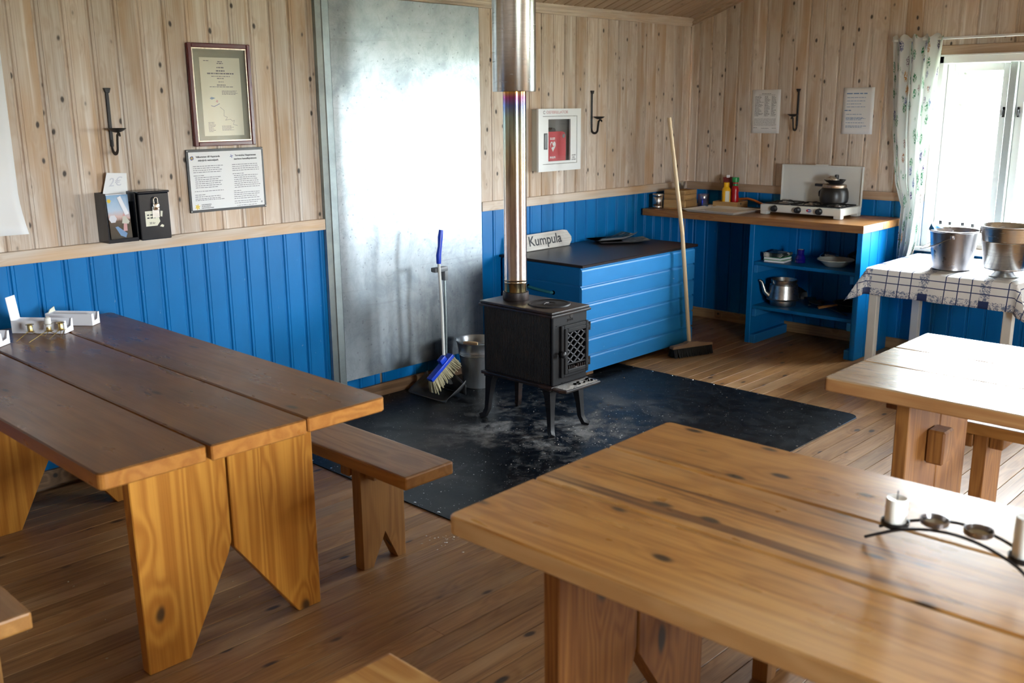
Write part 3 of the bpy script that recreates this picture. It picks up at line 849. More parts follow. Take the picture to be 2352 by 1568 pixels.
for k in range(9):
    x, y = q.uniform(-.03, .11), q.uniform(-.310, -.27); s_ = q.uniform(.004, .008)
    b.box(x-s_, x+s_, y-s_*.6, y+s_*.6, .255, .257+s_*.8, .001, 1, Matrix.Translation((x, y, 0)) @ Matrix.Rotation(q.uniform(0, 3), 4, 'Z') @ Matrix.Translation((-x, -y, 0)))
o = loc(b, 'charcoal', M['hole'], lip); o['kind'] = 'stuff'
# front: fascia, door and lattice
b = B().box(-.128, .128, -.244, -.228, .256, .602, .004, 1)
b.box(-.105, .118, -.247, -.244, .553, .557).box(-.062, .105, -.2475, -.244, .262, .266)
front = loc(b, 'front_plate', M['cast'])
tx = text('JØTUL', .016, M['cast_top'], front, frame_M((-2.763-.022, -.96-.2445, .005+.568), (1, 0, 0), (0, 0, 1)), 'maker_lettering', ext=.0012)
loc(B().lathe([(0, .002), (.010, .002), (.012, 0)], 16, M=Matrix.Translation((.008, -.244, .590)) @ Matrix.Rotation(R(90), 4, 'X')), 'emblem', M['cast_top'], front)
dx0, dx1, dz0, dz1 = -.078, .127, .292, .552
d = B()
def ring(b, a0, a1, c0, c1, wd, y0, y1, bev=.003):
    b.box(a0, a0+wd, y0, y1, c0, c1, bev, 1).box(a1-wd, a1, y0, y1, c0, c1, bev, 1)
    b.box(a0+wd, a1-wd, y0, y1, c1-wd, c1, bev, 1).box(a0+wd, a1-wd, y0, y1, c0, c0+wd, bev, 1)
ring(d, dx0, dx1, dz0, dz1, .020, -.258, -.244)
ring(d, dx0+.018, dx1-.008, dz0+.016, dz1-.016, .021, -.266, -.246)
door = loc(d, 'door', M['cast'])
wx0, wx1, wz0, wz1 = dx0+.038, dx1-.028, .358, dz1-.036
loc(B().box(wx0-.004, wx1+.004, -.2465, -.2445, dz0+.03, wz1+.004), 'door_opening', M['hole'], door)
loc(B().box(wx0-.003, wx1+.003, -.262, -.247, wz0-.008, wz0, .002, 1), 'door_rail', M['cast'], door)
lat = B()
def clip(p, d_):
    t0, t1 = -9, 9
    for i, (lo, hi) in enumerate(((wx0, wx1), (wz0, wz1))):
        if abs(d_[i]) < 1e-9: continue
        a, c = (lo-p[i])/d_[i], (hi-p[i])/d_[i]
        t0, t1 = max(t0, min(a, c)), min(t1, max(a, c))
    return t0, t1
sp, ht = (wx1-wx0)/2.6, (wz1-wz0)/3.9
for sg in (1, -1):
    for k in range(-8, 14):
        p = (wx0+sp*k, wz0 if sg > 0 else wz1); d_ = (sp, ht*sg)
        t0, t1 = clip(p, d_)
        if t1-t0 > .05:
            lat.tube([(p[0]+d_[0]*t0, -.256, p[1]+d_[1]*t0), (p[0]+d_[0]*t1, -.256, p[1]+d_[1]*t1)], .0040, 4)
loc(lat, 'lattice', M['lattice'], door)
v = B()
for k in range(9):
    if k in (4,): continue
    xk = wx0+.004+(wx1-wx0-.008)*k/8
    v.box(xk-.003, xk+.003, -.260, -.247, .316, .344, .001, 1)
v.box((wx0+wx1)/2-.010, (wx0+wx1)/2+.010, -.262, -.247, .320, .334, .003, 1)
loc(v, 'vent_bars', M['cast_top'], door)
for hz in (.342, .520): loc(B().cyl((.137, -.250, hz-.020), (.137, -.250, hz+.020), .009, n=12).box(.120, .138, -.258, -.246, hz-.008, hz+.008, .002, 1), 'hinge', M['cast'], door, True)
b = B().tube([(-.070, -.266, .420), (-.088, -.268, .420)], .006, 8)
b.lathe([(0, -.017), (.009, -.015), (.014, -.006), (.014, .006), (.009, .015), (0, .017)], 16, M=Matrix.Translation((-.088, -.278, .416)))
loc(b, 'door_knob', M['black_plastic'], door, True)
# legs: four curved cast legs with outturned feet
for sx, sy in ((-1, -1), (1, -1), (-1, 1), (1, 1)):
    P = [(sx*.100, sy*.195, .242), (sx*.106, sy*.205, .205), (sx*.112, sy*.214, .120), (sx*.116, sy*.220, .050), (sx*.126, sy*.232, .016), (sx*.142, sy*.252, .005)]
    b = B().tube(P, [.040, .030, .021, .018, .018, .016], 4)
    b.box(sx*.100-.035, sx*.100+.035, sy*.195-.035, sy*.195+.035, .226, .239, .004, 1)
    loc(b, 'leg', M['cast'] if sy < 0 or sx < 0 else M['cast_top'], smooth=True, sharp=50)

# flue
fp = thing('flue_pipe', 'heat-tinted steel flue pipe rising from the stove into a wide jacket', 'flue pipe', (-2.763, -.837, .632))
b = B().lathe([(.066, 0), (.068, .006), (.066, .040), (.060, .042)], 32)
loc(b, 'collar', M['cast_top'], fp, True)
b = B().lathe([(.0575, .03), (.0575, .085), (.0592, .089), (.0575, .093), (.0575, .098), (.0592, .102), (.0575, .106), (.0575, 1.05)], 40)
loc(b, 'inner_pipe', M['flue'], fp, True)
zt = zc(-.837)-.632+.05
b = B().lathe([(.058, 1.030), (.104, 1.030), (.106, 1.034), (.106, zt)], 48)
loc(b, 'jacket', M['steel'], fp, True)

# ------------------------------------------------------------------ tables
def make_table(label, x0, x1, y_near, y_far, tr_near, tr_far, trx, mt, ml, gap=.007, group=None, rz=0, z=.74, th=.045, seams=None, corner=.018, block=False):
    cx, cy = (x0+x1)/2, (y_near+y_far)/2
    root = thing('trestle_table', label, 'table', (cx, cy, 0), rz, group)
    yn, yf = y_near-cy, y_far-cy
    xs = [x0] + list(seams) + [x1]
    for i in range(3):
        a, c = xs[i]-cx + (gap/2 if i else 0), xs[i+1]-cx - (gap/2 if i < 2 else 0)
        lo, hi = min(yn, yf), max(yn, yf)
        j = (.006, -.004, .003)[i]
        poly = [(a, lo+j), (c, lo+j), (c, hi), (a, hi)]
        def rnd_corner(px_, py_, sx, sy, r):
            return [(px_+sx*r*(1-math.sin(t)), py_+sy*r*(1-math.cos(t))) for t in [k*PI/2/4 for k in range(5)]]
        pts = []
        ll = [(a, lo+j)]; lr = [(c, lo+j)]; ul = [(a, hi)]; ur = [(c, hi)]
        if i == 0: ll = rnd_corner(a, lo+j, 1, 1, corner)[::-1]; ul = rnd_corner(a, hi, 1, -1, corner)
        if i == 2: lr = rnd_corner(c, lo+j, -1, 1, corner); ur = rnd_corner(c, hi, -1, -1, corner)[::-1]
        pts = ll[::-1] + lr[::-1] + ur[::-1] + ul[::-1]
        # order counter-clockwise by angle about the centre
        mx, my = (a+c)/2, (lo+hi)/2
        pts = sorted(pts, key=lambda p: math.atan2((p[1]-my)/(hi-lo), (p[0]-mx)/(c-a)))
        B().prism(pts, 'z', z-th, z, .004).build('tabletop_plank', mt[i] if isinstance(mt, (list, tuple)) else mt, root, local=True)
    ta, tb = trx[0]-cx, trx[1]-cx; tm = (ta+tb)/2; zt = z-th
    for yt in (tr_near-cy, tr_far-cy):
        s_ = 1
        pa = [(ta, zt), (tm-.004, zt), (tm-.004, .325), (tm-.02, .285), (ta+.135, .0), (ta+.006, 0)]
        pb = [(tm+.004, zt), (tb, zt), (tb, 0), (tb-.085, .0), (tm+.030, .265), (tm+.004, .300)]
        B().prism(pa, 'y', yt, yt+.045, .003).build('leg_board', ml, root, local=True)
        B().prism(pb, 'y', yt, yt+.045, .003).build('leg_board', ml, root, local=True)
        B().box(ta+.04, tb-.04, yt+.047, yt+.095, zt-.06, zt-.001, .003, 1).build('cleat', ml, root, local=True)
    if block:
        B().box(ta+.155, ta+.235, tr_near-cy-.060, tr_near-cy-.001, .44, .555, .006, 1).build('wedge_block', ml, root, local=True)
    return root
make_table('dark brown lacquered table with amber plank legs along the blue wall', -5.417, -4.535, -1.980, -.10, -1.722, -.40, (-5.24, -4.638), M['t1top'], M['t1leg'], .009, seams=(-5.128, -4.822))
make_table('honey-coloured worn table in the foreground with the black candle holder', -4.985, -4.135, -2.755, -4.63, -2.970, -4.42, (-4.865, -4.265), (M['t2top'], M['t2mid'], M['t2top']), M['t2leg'], .007, seams=(-4.700, -4.413), rz=R(1.2))
make_table('pale worn table by the window, glaring with daylight', -3.445, -2.605, -2.855, -4.72, -3.100, -4.50, (-3.345, -2.80), M['t3top'], M['t2leg'], .006, seams=(-3.163, -2.906), corner=.012, block=True)

def bench(label, x0, x1, y_near, y_far, legs, ms, ml, legx=None, z=.44, group='plank benches at the tables'):
    cx, cy = (x0+x1)/2, (y_near+y_far)/2
    root = thing('bench', label, 'bench', (cx, cy, 0), 0, group)
    B().box(x0-cx, x1-cx, min(y_near, y_far)-cy, max(y_near, y_far)-cy, z-.045, z, .007, 2).build('seat', ms, root, local=True)
    la, lb = (legx if legx else (x0+.012, x1-.012)); la -= cx; lb -= cx; lm = (la+lb)/2
    for yl in legs:
        y_ = yl-cy
        pa = [(la, z-.046), (lb, z-.046), (lb, 0), (lb-.038, 0), (lm+.005, .125), (la+.045, 0), (la, 0)]
        B().prism(pa, 'y', y_, y_+.048, .002).build('leg', ml, root, local=True)
        B().box(la+.02, lb-.02, y_-.050, y_-.001, z-.095, z-.046, .003, 1).build('cleat', ml, root, local=True)
        B().box(la-.01, lb-.02, y_+.049, y_+.098, z-.095, z-.046, .003, 1).build('cleat', ml, root, local=True)
    return root
bench('weathered pine bench between the dark table and the black plate', -4.445, -4.235, -1.945, -.12, (-1.652, -.45), M['bench'], M['bench_leg'], (-4.405, -4.212))
bench('pine bench at the left edge beside the dark table', -5.805, -5.597, -1.945, -.12, (-1.70, -.45), M['bench'], M['bench_leg'])
bench('pale pine bench end at the bottom below the honey table', -5.345, -5.128, -2.705, -4.55, (-3.0, -4.25), M['bench_light'], M['bench_leg'])
bench('pine bench in shadow behind the honey table', -4.07, -3.86, -2.80, -4.60, (-3.04, -4.3), M['bench'], M['bench_leg'])
bench('reddish pine bench under the window side of the pale table', -2.655, -2.445, -2.86, -4.70, (-3.125, -4.4), M['bench'], M['t2leg'])

# ------------------------------------------------------------------ blue wood chest
ch = thing('wood_chest', 'blue painted plank chest with a dark brown lid', 'chest', (-1.455, -.35, .005))
cx0, cx1, cy0, cy1, cz0, cz1 = -2.035, -.875, -.672, -.03, .052, .682
B().box(cx0+.02, cx1-.02, cy0+.02, cy1, cz0+.005, cz1-.005).build('carcass', M['blue_y'], ch)
hb = (cz1-cz0)/6
for i in range(6):
    z0 = cz0+hb*i; z1 = z0+hb-.0015
    # ship-lap profile: rounded top shoulder, sharp lower edge
    pr = [(cy0+.019, z0), (cy0, z0), (cy0, z1-.020), (cy0+.003, z1-.012), (cy0+.010, z1-.007), (cy0+.013, z1), (cy0+.019, z1)]
    B().prism(pr, 'x', cx0, cx1).build('front_plank', M['blue_x'], ch)
    for xa in (cx0, cx1):
        sg = 1 if xa == cx0 else -1
        pr2 = [(xa+sg*.019, z0), (xa, z0), (xa, z1-.010), (xa+sg*.004, z1), (xa+sg*.019, z1)]
        B().prism(pr2, 'y', cy0+.020, cy1).build('end_plank', M['blue_y'], ch)
B().box(cx0-.010, cx1+.020, cy0-.012, cy1+.01, cz1+.001, .700, .003, 1).build('lid', M['lid_dark'], ch)
for fx in (cx0+.12, cx1-.20): B().box(fx, fx+.07, cy0+.06, cy1-.03, .006, cz0, .003, 1).build('skid', M['base_x'], ch)
B().tube([(cx0+.01, -.250, .528), (cx0-.010, -.262, .527), (cx0-.014, -.35, .520), (cx0-.010, -.440, .514), (cx0+.01, -.452, .513)], .0085, 8).build('rope_handle', M['rope'], ch, True)
for yy, zz in ((-.250, .528), (-.452, .513)): B().lathe([(0, .001), (.013, .001), (.013, -.001)], 12, M=Matrix.Translation((cx0-.0008, yy, zz)) @ Matrix.Rotation(R(-90), 4, 'Y')).build('rope_hole', M['hole'], ch)
# name board leaning on the wall
sg = thing('name_board', 'weathered white arrow-shaped board lettered Kumpula leaning on the wall', 'sign', (-1.66, -.075, .701), rot=(R(-14), 0, 0))
M['sign'] = wood('weathered_white_board', 'x', (.66, .64, .60, 1), (.45, .42, .38, 1), knot=(.16, .14, .12, 1), rings=30, ringmix=.35, fine=.6, rough=.75, streak=((.20, .17, .14, 1), .7), bump=.6)
b = B(); b.prism([(-.30, 0), (.205, 0.0), (.235, .030), (.238, .055), (.205, .100), (.16, .106), (-.30, .104)], 'y', -.009, .009, .003)
loc(b, 'board', M['sign'], sg)
Ms = WM[sg] @ frame_M((-.180, -.0096, .030), (1, 0, 0), (0, 0, 1))
text('Kumpula', .088, M['ink'], sg, Ms, 'lettering', sx=1.0, ext=.0003, bold=.0012)
# magazines and papers on the chest lid
def leaf(name, lbl, c, size, rz, z, mats, curl, group, th=.004):
    root = thing(name, lbl, 'magazine', (c[0], c[1], z), rz, group)
    L_, W_ = size
    def f(u, v):
        x, y = (u-.5)*L_, (v-.5)*W_
        return Vector((x, y, curl*(max(0, u-.55)**2*.6 + max(0, .35-v)**2*.8)))
    b = B().grid(f, 10, 8); g = bmesh.ops.solidify(b.bm, geom=b.bm.faces[:], thickness=-th)
    loc(b, 'cover', mats[0], root, True)
    b = B().grid(lambda u, v: f(u*.97+.015, v*.97+.015)-Vector((0, 0, th*1.0+.0003)), 10, 8); bmesh.ops.solidify(b.bm, geom=b.bm.faces[:], thickness=-.0025)
    loc(b, 'pages', M['paper'], root, True)
leaf('newspaper', 'folded newspaper lying under the magazine on the chest lid', (-1.10, -.25), (.34, .25), R(-38), .7075, (M['mag2'],), .10, 'papers on the chest lid', .003)
leaf('magazine', 'magazine with a blue cover on top of the papers on the chest', (-1.12, -.17), (.29, .21), R(-20), .718, (M['mag1'],), .25, 'papers on the chest lid')

# ------------------------------------------------------------------ counter and shelf unit
ct = thing('counter', 'oiled pine counter top running along the gable wall from the corner', 'counter', (-.3, -.85, .82))
for i, (a, c) in enumerate(((-.590, -.300), (-.298, -.004))):
    B().box(a, c, -1.680, -.030, .822, .870, .004, 2).build('top_plank', M['counter'], ct)
su = thing('shelf_unit', 'blue painted open shelf unit under the counter', 'shelf', (-.26, -1.23, 0))
B().box(-.505, -.024, -.893, -.856, .001, .820, .003, 1).build('side_panel', M['blue'], su)
for i in range(4):
    xa = -.505+.120*i
    B().box(xa+.001, xa+.1195, -1.640, -1.606, .001, .820, .003, 1).build('side_board', M['blue'], su)
for nm_, z in (('shelf', .563), ('shelf', .262)):
    B().box(-.490, -.026, -1.604, -.895, z-.022, z, .002, 1).build(nm_, M['blue_y'], su)
    for ya, yb in ((-.925, -.895), (-1.604, -1.574)):
        B().box(-.497, -.03, ya, yb, z-.075, z-.0225, .002, 1).build('shelf_cleat', M['blue_x'], su)
for ya, yb in ((-.930, -.8935), (-1.6055, -1.570)):
    B().box(-.500, -.05, ya, yb, .001, .062, .002, 1).build('foot_cleat', M['blue_x'], su)

# ------------------------------------------------------------------ things on the counter
CZ = .871
# camping stove
gs = thing('gas_stove', 'white three-burner gas stove with raised lid on the counter', 'gas stove', (-.235, -1.145, CZ))
sx0, sx1, sy0, sy1, sz0, sz1 = -.385, -.085, -1.432, -.856, CZ+.018, CZ+.068
b = B().box(sx0, sx1, sy0, sy1, sz0, sz1, .010, 3)
for fx in (sx0+.002, sx1-.052):
    for fy in (sy0+.002, sy1-.052):
        b.prism([(fx, fy), (fx+.05, fy), (fx+.05, fy+.05), (fx, fy+.05)], 'z', CZ, sz0+.012, .004)
body = b.build('body', M['white_metal'], gs, True)
b = B().box(sx0+.018, sx1-.018, sy0+.018, sy1-.018, sz1-.004, sz1+.0015); b.build('burner_tray', M['steel'], gs)
# raised lid with a rolled rim
b = B(); lx = -.098
b.box(lx-.002, lx+.004, sy0-.002, sy1+.002, sz1-.004, CZ+.318, .002, 1)
for ya in (sy0-.003, sy1-.006): b.box(lx-.012, lx+.005, ya, ya+.009, sz1-.012, CZ+.318, .003, 2)
b.box(lx-.012, lx+.005, sy0, sy1, CZ+.311, CZ+.320, .003, 2)
b.box(lx-.012, lx+.005, -1.19, -1.10, CZ+.319, CZ+.326, .003, 2)
b.build('lid', M['white_metal'], gs, True)
for i, ky in enumerate((-.965, -1.135, -1.285)):
    k = B().lathe([(0, .030), (.016, .029), (.019, .022), (.021, .004), (.022, 0)], 20, M=Matrix.Translation((sx0, ky, CZ+.043)) @ Matrix.Rotation(R(-90), 4, 'Y'))
    k.box(sx0-.036, sx0-.028, ky-.003, ky+.003, CZ+.030, CZ+.057, .001, 1)
    kb = k.build('knob', M['black_plastic'], gs, True)
    B().box(sx0-.0012, sx0-.0004, ky-.002, ky+.002, CZ+.061, CZ+.066).build('mark', M['ink'], kb)
# maker's oval badge
b = B(); n = 24
b.poly([(sx0-.0006, -1.212+.019*math.cos(2*PI*i/n), CZ+.044+.010*math.sin(2*PI*i/n)) for i in range(n)])
bd = b.build('badge', M['navy'], gs)
b = B(); b.poly([(sx0-.0010, -1.203+.008*math.cos(2*PI*i/n), CZ+.044+.007*math.sin(2*PI*i/n)) for i in range(n)]); b.build('badge_red', M['red'], bd)
B().box(sx0-.0014, sx0-.0008, -1.228, -1.205, CZ+.042, CZ+.046).build('badge_bar', M['white_print'], bd)
# pan supports and burners
pz = sz1+.014
for i, by in enumerate((-.955, -1.145, -1.325)):
    b = B().lathe([(0, .012), (.020, .012), (.022, .006), (.034, .005), (.036, 0)], 20, (-.235, by, sz1+.001))
    b.build('burner', M['steel_dark'], gs, True)
    g = B(); h = .078
    pts = [(-.352, by-h), (-.112, by-h), (-.112, by+h), (-.352, by+h)]
    for p, q_ in zip(pts, pts[1:]+pts[:1]): g.tube([(p[0], p[1], sz1+.004), (q_[0], q_[1], sz1+.004)], .0035, 6)
    for dx, dy in ((1, 0), (-1, 0), (0, 1), (0, -1)):
        e = (-.232+dx*.12, by+dy*h); m_ = (-.232+dx*.034, by+dy*.034)
        g.tube([(e[0], e[1], sz1+.004), ((e[0]+m_[0])/2, (e[1]+m_[1])/2, pz), (m_[0], m_[1], pz)], .0032, 6)
    g.build('pan_support', M['iron'], gs)
# kettle on the stove
kt = thing('kettle', 'sooty black stockpot kettle standing on the gas stove', 'pot', (-.222, -1.300, pz+.004))
b = B().lathe([(0, 0), (.076, 0), (.088, .010), (.092, .035), (.089, .075), (.080, .098), (.074, .102), (.070, .100), (.072, .03), (0, .02)], 40)
loc(b, 'body', M['rubble_dark'], kt, True)
b = B().lathe([(.073, .100), (.076, .104), (.076, .118), (.072, .122), (0, .126)], 40); loc(b, 'rim_band', M['gilt'], kt, True)
b = B().box(-.012, .012, .060, .135, .106, .122, .003, 1); loc(b, 'handle', M['black_plastic'], kt)
b = B().tube([(0, .090, .085), (0, .105, .070), (0, .104, .045), (0, .090, .030)], .008, 8, flat=.6); loc(b, 'grip', M['black_plastic'], kt, True)
# small frying pan upside on the pot
fpn = thing('small_pan', 'small dark frying pan resting on top of the black pot', 'pan', (-.222, -1.300, pz+.004+.127))
b = B().lathe([(0, 0), (.048, 0), (.066, .022), (.070, .026), (.066, .026), (.046, .004), (0, .004)], 36); loc(b, 'pan', M['rubble_dark'], fpn, True)
b = B().lathe([(0, .052), (.020, .050), (.036, .040), (.044, .026), (.046, .005)], 28, (-.004, .018, 0)); loc(b, 'dented_lid', M['alu'], fpn, True)
loc(B().lathe([(0, .030), (.012, .028), (.014, .016), (.012, 0)], 16, (-.004, -.012, .030)), 'lid_knob', M['black_plastic'], fpn, True)
# steel beaker
bk = thing('steel_beaker', 'brushed steel beaker at the left end of the counter', 'cup', (-.500, -.100, CZ))
loc(B().lathe([(0, .002), (.036, 0), (.038, .004), (.038, .016), (.0365, .018), (.038, .020), (.039, .078), (.0375, .080), (.039, .082), (.041, .096), (.040, .099), (.0385, .097), (.036, .006), (0, .006)], 36), 'cup', M['steel'], bk, True)
# wooden boxes
def crate(label, x0, x1, y0, y1, z0, z1, rz=0, t_=.012, slats=1, group='wooden boxes on the counter'):
    cx, cy = (x0+x1)/2, (y0+y1)/2
    root = thing('wooden_box', label, 'box', (cx, cy, z0), rz, group)
    hx, hy, h = (x1-x0)/2, (y1-y0)/2, z1-z0
    loc(B().box(-hx+.001, hx-.001, -hy+.001, hy-.001, 0, .008), 'bottom', M['boxwood'], root)
    for k in range(slats):
        a, c = .0085+(h-.0085)*k/slats, .0085+(h-.0085)*(k+1)/slats-.0012
        for sg_ in (-1, 1):
            loc(B().box(min(sg_*hx, sg_*(hx-t_)), max(sg_*hx, sg_*(hx-t_)), -hy, hy, a, c, .0015, 1), 'side_slat', M['boxwood'], root)
            loc(B().box(-hx+t_+.0005, hx-t_-.0005, min(sg_*hy, sg_*(hy-t_)), max(sg_*hy, sg_*(hy-t_)), a, c, .0015, 1), 'end_slat', M['boxwood_x'], root)
    return root
M['boxwood_x'] = wood('box_pine_along_x', 'x', (.46, .29, .12, 1), (.33, .18, .065, 1), knot=KNOT, rings=22, ringmix=.6, rough=.55)
crate('wooden box beneath another beside the steel beaker', -.49, -.32, -.315, -.140, CZ, CZ+.064, R(4), slats=1)
crate('upper wooden box stacked beside the steel beaker', -.485, -.325, -.312, -.140, CZ+.0645, CZ+.134, R(1), slats=2)
crate('low wooden tray holding the sauce bottles', -.250, -.075, -.585, -.395, CZ, CZ+.050, R(6), slats=1)
# crumpled foil cup on the boxes
fo = B().lathe([(0, 0), (.022, 0), (.030, .040), (.031, .055), (.028, .053), (.020, .004), (0, .004)], 18, (-.400, -.225, CZ+.135))
q = random.Random(2)
for v_ in fo.bm.verts: v_.co += Vector((q.uniform(-.002, .002), q.uniform(-.002, .002), q.uniform(-.002, .002)))
tag(fo.build('glass_cup', M['film'], None, True, org=(-.40, -.225, CZ+.135)), 'small clear cup on top of the stacked wooden boxes', 'cup')
tag(B().lathe([(0, .004), (.034, .004), (.035, .0), (.036, .004), (.040, .060), (.042, .098), (.041, .100), (.0395, .097), (.034, .008), (0, .008)], 28, (-.300, -.352, CZ)).build('drinking_glass', M['blue_glass'], None, True, org=(-.300, -.352, CZ)), 'pale blue drinking glass between the wooden boxes', 'glass')
# sauces in the tray
mz = CZ+.0095
mb = thing('mustard_bottle', 'yellow mustard bottle standing in the wooden tray', 'bottle', (-.205, -.480, mz))
mb.scale = (1, 1, 1.33)
loc(B().lathe([(0, 0), (.029, 0), (.031, .004), (.031, .088), (.027, .098), (.020, .104), (.018, .106)], 28), 'bottle', M['mustard'], mb, True)
loc(B().lathe([(.0185, .104), (.0195, .106), (.0195, .128), (.017, .130), (0, .130)], 24), 'cap', M['mustard'], mb, True)
b = B().grid(lambda u, v: Vector((.0316*math.cos(PI+.35+u*1.0), .0316*math.sin(PI+.35+u*1.0), .010+.075*v)), 10, 1); loc(b, 'label', M['cream_paper'], mb, True)
kb_ = thing('ketchup_bottle', 'red ketchup bottle with green cap behind the mustard', 'bottle', (-.145, -.515, mz))
kb_.scale = (1, 1, 1.33)
loc(B().lathe([(0, 0), (.026, 0), (.028, .004), (.028, .050), (.024, .070), (.027, .090), (.022, .104), (.017, .112)], 28), 'bottle', M['ketchup'], kb_, True)
loc(B().lathe([(.018, .106), (.018, .116), (.0175, .118), (.0175, .122)], 24), 'neck_band', M['green_cap'], kb_, True)
loc(B().lathe([(.016, .128), (.024, .130), (.026, .148), (.024, .155), (0, .157)], 24), 'cap', M['green_cap'], kb_, True)
loc(B().lathe([(.0165, .120), (.018, .121), (.018, .130), (.016, .131)], 24), 'neck', M['ketchup'], kb_, True)
pk = thing('sauce_packet', 'dark red packet leaning upright behind the mustard bottle', 'packet', (-.112, -.450, mz), rot=(R(-4), 0, R(15)))
b = B().grid(lambda u, v: Vector((-.014*math.sin(PI*u)*math.sin(PI*min(1, v*1.1)), (u-.5)*.075, v*.170)), 8, 10); b.grid(lambda u, v: Vector((.010*math.sin(PI*u)*math.sin(PI*min(1, v*1.1)), (u-.5)*.075, v*.170)), 8, 10)
pk.scale = (1, 1, 1.2)
loc(b, 'pouch', M['packet'], pk, True); loc(B().box(-.006, .006, -.012, .012, .166, .182, .003, 1), 'spout', M['card'], pk)
# baking tray
bt = thing('baking_tray', 'shallow metal baking tray lying on the counter', 'tray', (-.425, -.585, CZ), R(-2))
L_, W_ = .145, .185
b = B().box(-L_, L_, -W_, W_, .001, .003)
M['tray'] = plain('worn_tray_metal', (.80, .76, .70, 1), .35, .2, var=.3, scale=14)
loc(b, 'tray_bottom', M['tray'], bt)
for a in ((-1, 0), (1, 0), (0, -1), (0, 1)):
    b = B()
    if a[0]:
        s_ = a[0]; b.poly([(s_*L_, -W_, .002), (s_*L_, W_, .002), (s_*(L_+.022), W_+.022, .018), (s_*(L_+.022), -W_-.022, .018)])
        b.box(min(s_*(L_+.018), s_*(L_+.032)), max(s_*(L_+.018), s_*(L_+.032)), -W_-.03, W_+.03, .017, .019)
    else:
        s_ = a[1]; b.poly([(-L_, s_*W_, .002), (L_, s_*W_, .002), (L_+.022, s_*(W_+.022), .018), (-L_-.022, s_*(W_+.022), .018)])
        b.box(-L_-.018, L_+.018, min(s_*(W_+.018), s_*(W_+.032)), max(s_*(W_+.018), s_*(W_+.032)), .0172, .0188)
    loc(b, 'tray_rim', M['tray'], bt)
# gas hose
tag(B().tube([(-.110, -.860, CZ+.030), (-.110, -.80, CZ+.024), (-.095, -.72, CZ+.030), (-.065, -.63, CZ+.052), (-.040, -.56, CZ+.060), (-.030, -.47, CZ+.050), (-.028, -.38, CZ+.02), (-.028, -.30, CZ+.012)], .0085, 10).build('gas_hose', M['orange_hose'], None, True, org=(-.06, -.6, CZ)),
    'orange rubber gas hose running to the gas stove', 'hose')

# ------------------------------------------------------------------ things on the shelves
Z1, Z2 = .564, .263
def booklet(lbl, c, size, rz, z, mat, n_='booklet'):
    L_, W_, h = size
    root = thing(n_, lbl, 'booklet', (c[0], c[1], z), rz, 'booklets on the upper shelf')
    loc(B().box(-L_/2, L_/2, -W_/2, W_/2, 0, h*.15), 'back_cover', mat, root); loc(B().box(-L_/2+.003, L_/2-.003, -W_/2+.003, W_/2-.003, h*.151, h*.85), 'pages', M['paper'], root)
    loc(B().box(-L_/2, L_/2, -W_/2, W_/2, h*.851, h), 'front_cover', mat, root)
booklet('white booklet at the bottom of the pile on the upper shelf', (-.375, -1.010), (.16, .14, .012), R(6), Z1, M['paper'])
booklet('green-edged booklet in the pile on the upper shelf', (-.375, -1.005), (.15, .13, .020), R(-3), Z1+.0124, M['green_cap'])
# plastic-wrapped bundle on top
wr = B().box(-.455, -.300, -1.070, -.940, Z1+.034, Z1+.058, .010, 3)
q = random.Random(6)
for v_ in wr.bm.verts: v_.co += Vector((q.uniform(-.008, .008), q.uniform(-.008, .008), q.uniform(-.008, .010)))
tag(wr.build('wrapped_bundle', mag_mat('crinkled_wrap', (.02, .03, .03, 1), (.10, .12, .10, 1)), None, True, sharp=20, org=(-.375, -1.0, Z1+.03)), 'crinkled plastic-wrapped bundle on top of the booklets', 'bundle')
gj = thing('blue_jar', 'cobalt blue glass candle jar on the upper shelf', 'jar', (-.345, -1.153, Z1))
loc(B().lathe([(0, 0), (.034, 0), (.036, .004), (.032, .018), (.035, .024), (.027, .045), (.026, .050), (.022, .055), (.024, .086), (.022, .088), (.018, .060), (.016, .01), (0, .008)], 28), 'jar', M['blue_plastic_glass'] if 'blue_plastic_glass' in M else plain('cobalt_glass_body', (.008, .006, .16, 1), .08), gj, True)
loc(B().lathe([(0, .080), (.019, .080), (.019, .087), (0, .088)], 20), 'candle', M['wax'], gj, True)
sp_ = B().lathe([(0, .006), (.052, .006), (.062, .0), (.066, .004), (.110, .040), (.118, .043), (.116, .046), (.100, .041), (.066, .013), (0, .011)], 48, (-.330, -1.395, Z1))
tag(sp_.build('soup_plate', M['bowl'], None, True, org=(-.330, -1.395, Z1)), 'pale stoneware soup plate on the upper shelf', 'plate')
# clear bags behind the plate
def bag(lbl, c, s, mat, seed, z=Z1):
    q = random.Random(seed); b = B()
    b.lathe([(0, 0), (.75, 0), (1, .25), (.95, .6), (.55, .9), (.2, 1.0), (0, .98)], 14)
    for v_ in b.bm.verts:
        k = 1+q.uniform(-.25, .2); v_.co = Vector((v_.co.x*s[0]*k, v_.co.y*s[1]*k, max(0, v_.co.z*s[2]*(1+q.uniform(-.12, .1)))))
        v_.co += Vector((c[0], c[1], z))
    return tag(b.build('plastic_bag', mat, None, True, sharp=15, org=(c[0], c[1], z)), lbl, 'bag', 'bags on the upper shelf')
bag('crumpled clear plastic bag behind the soup plate', (-.165, -1.275), (.06, .075, .060), M['film'], 1)
bag('dark bag at the back right of the upper shelf', (-.110, -1.470), (.055, .085, .090), M['black_plastic'], 2)
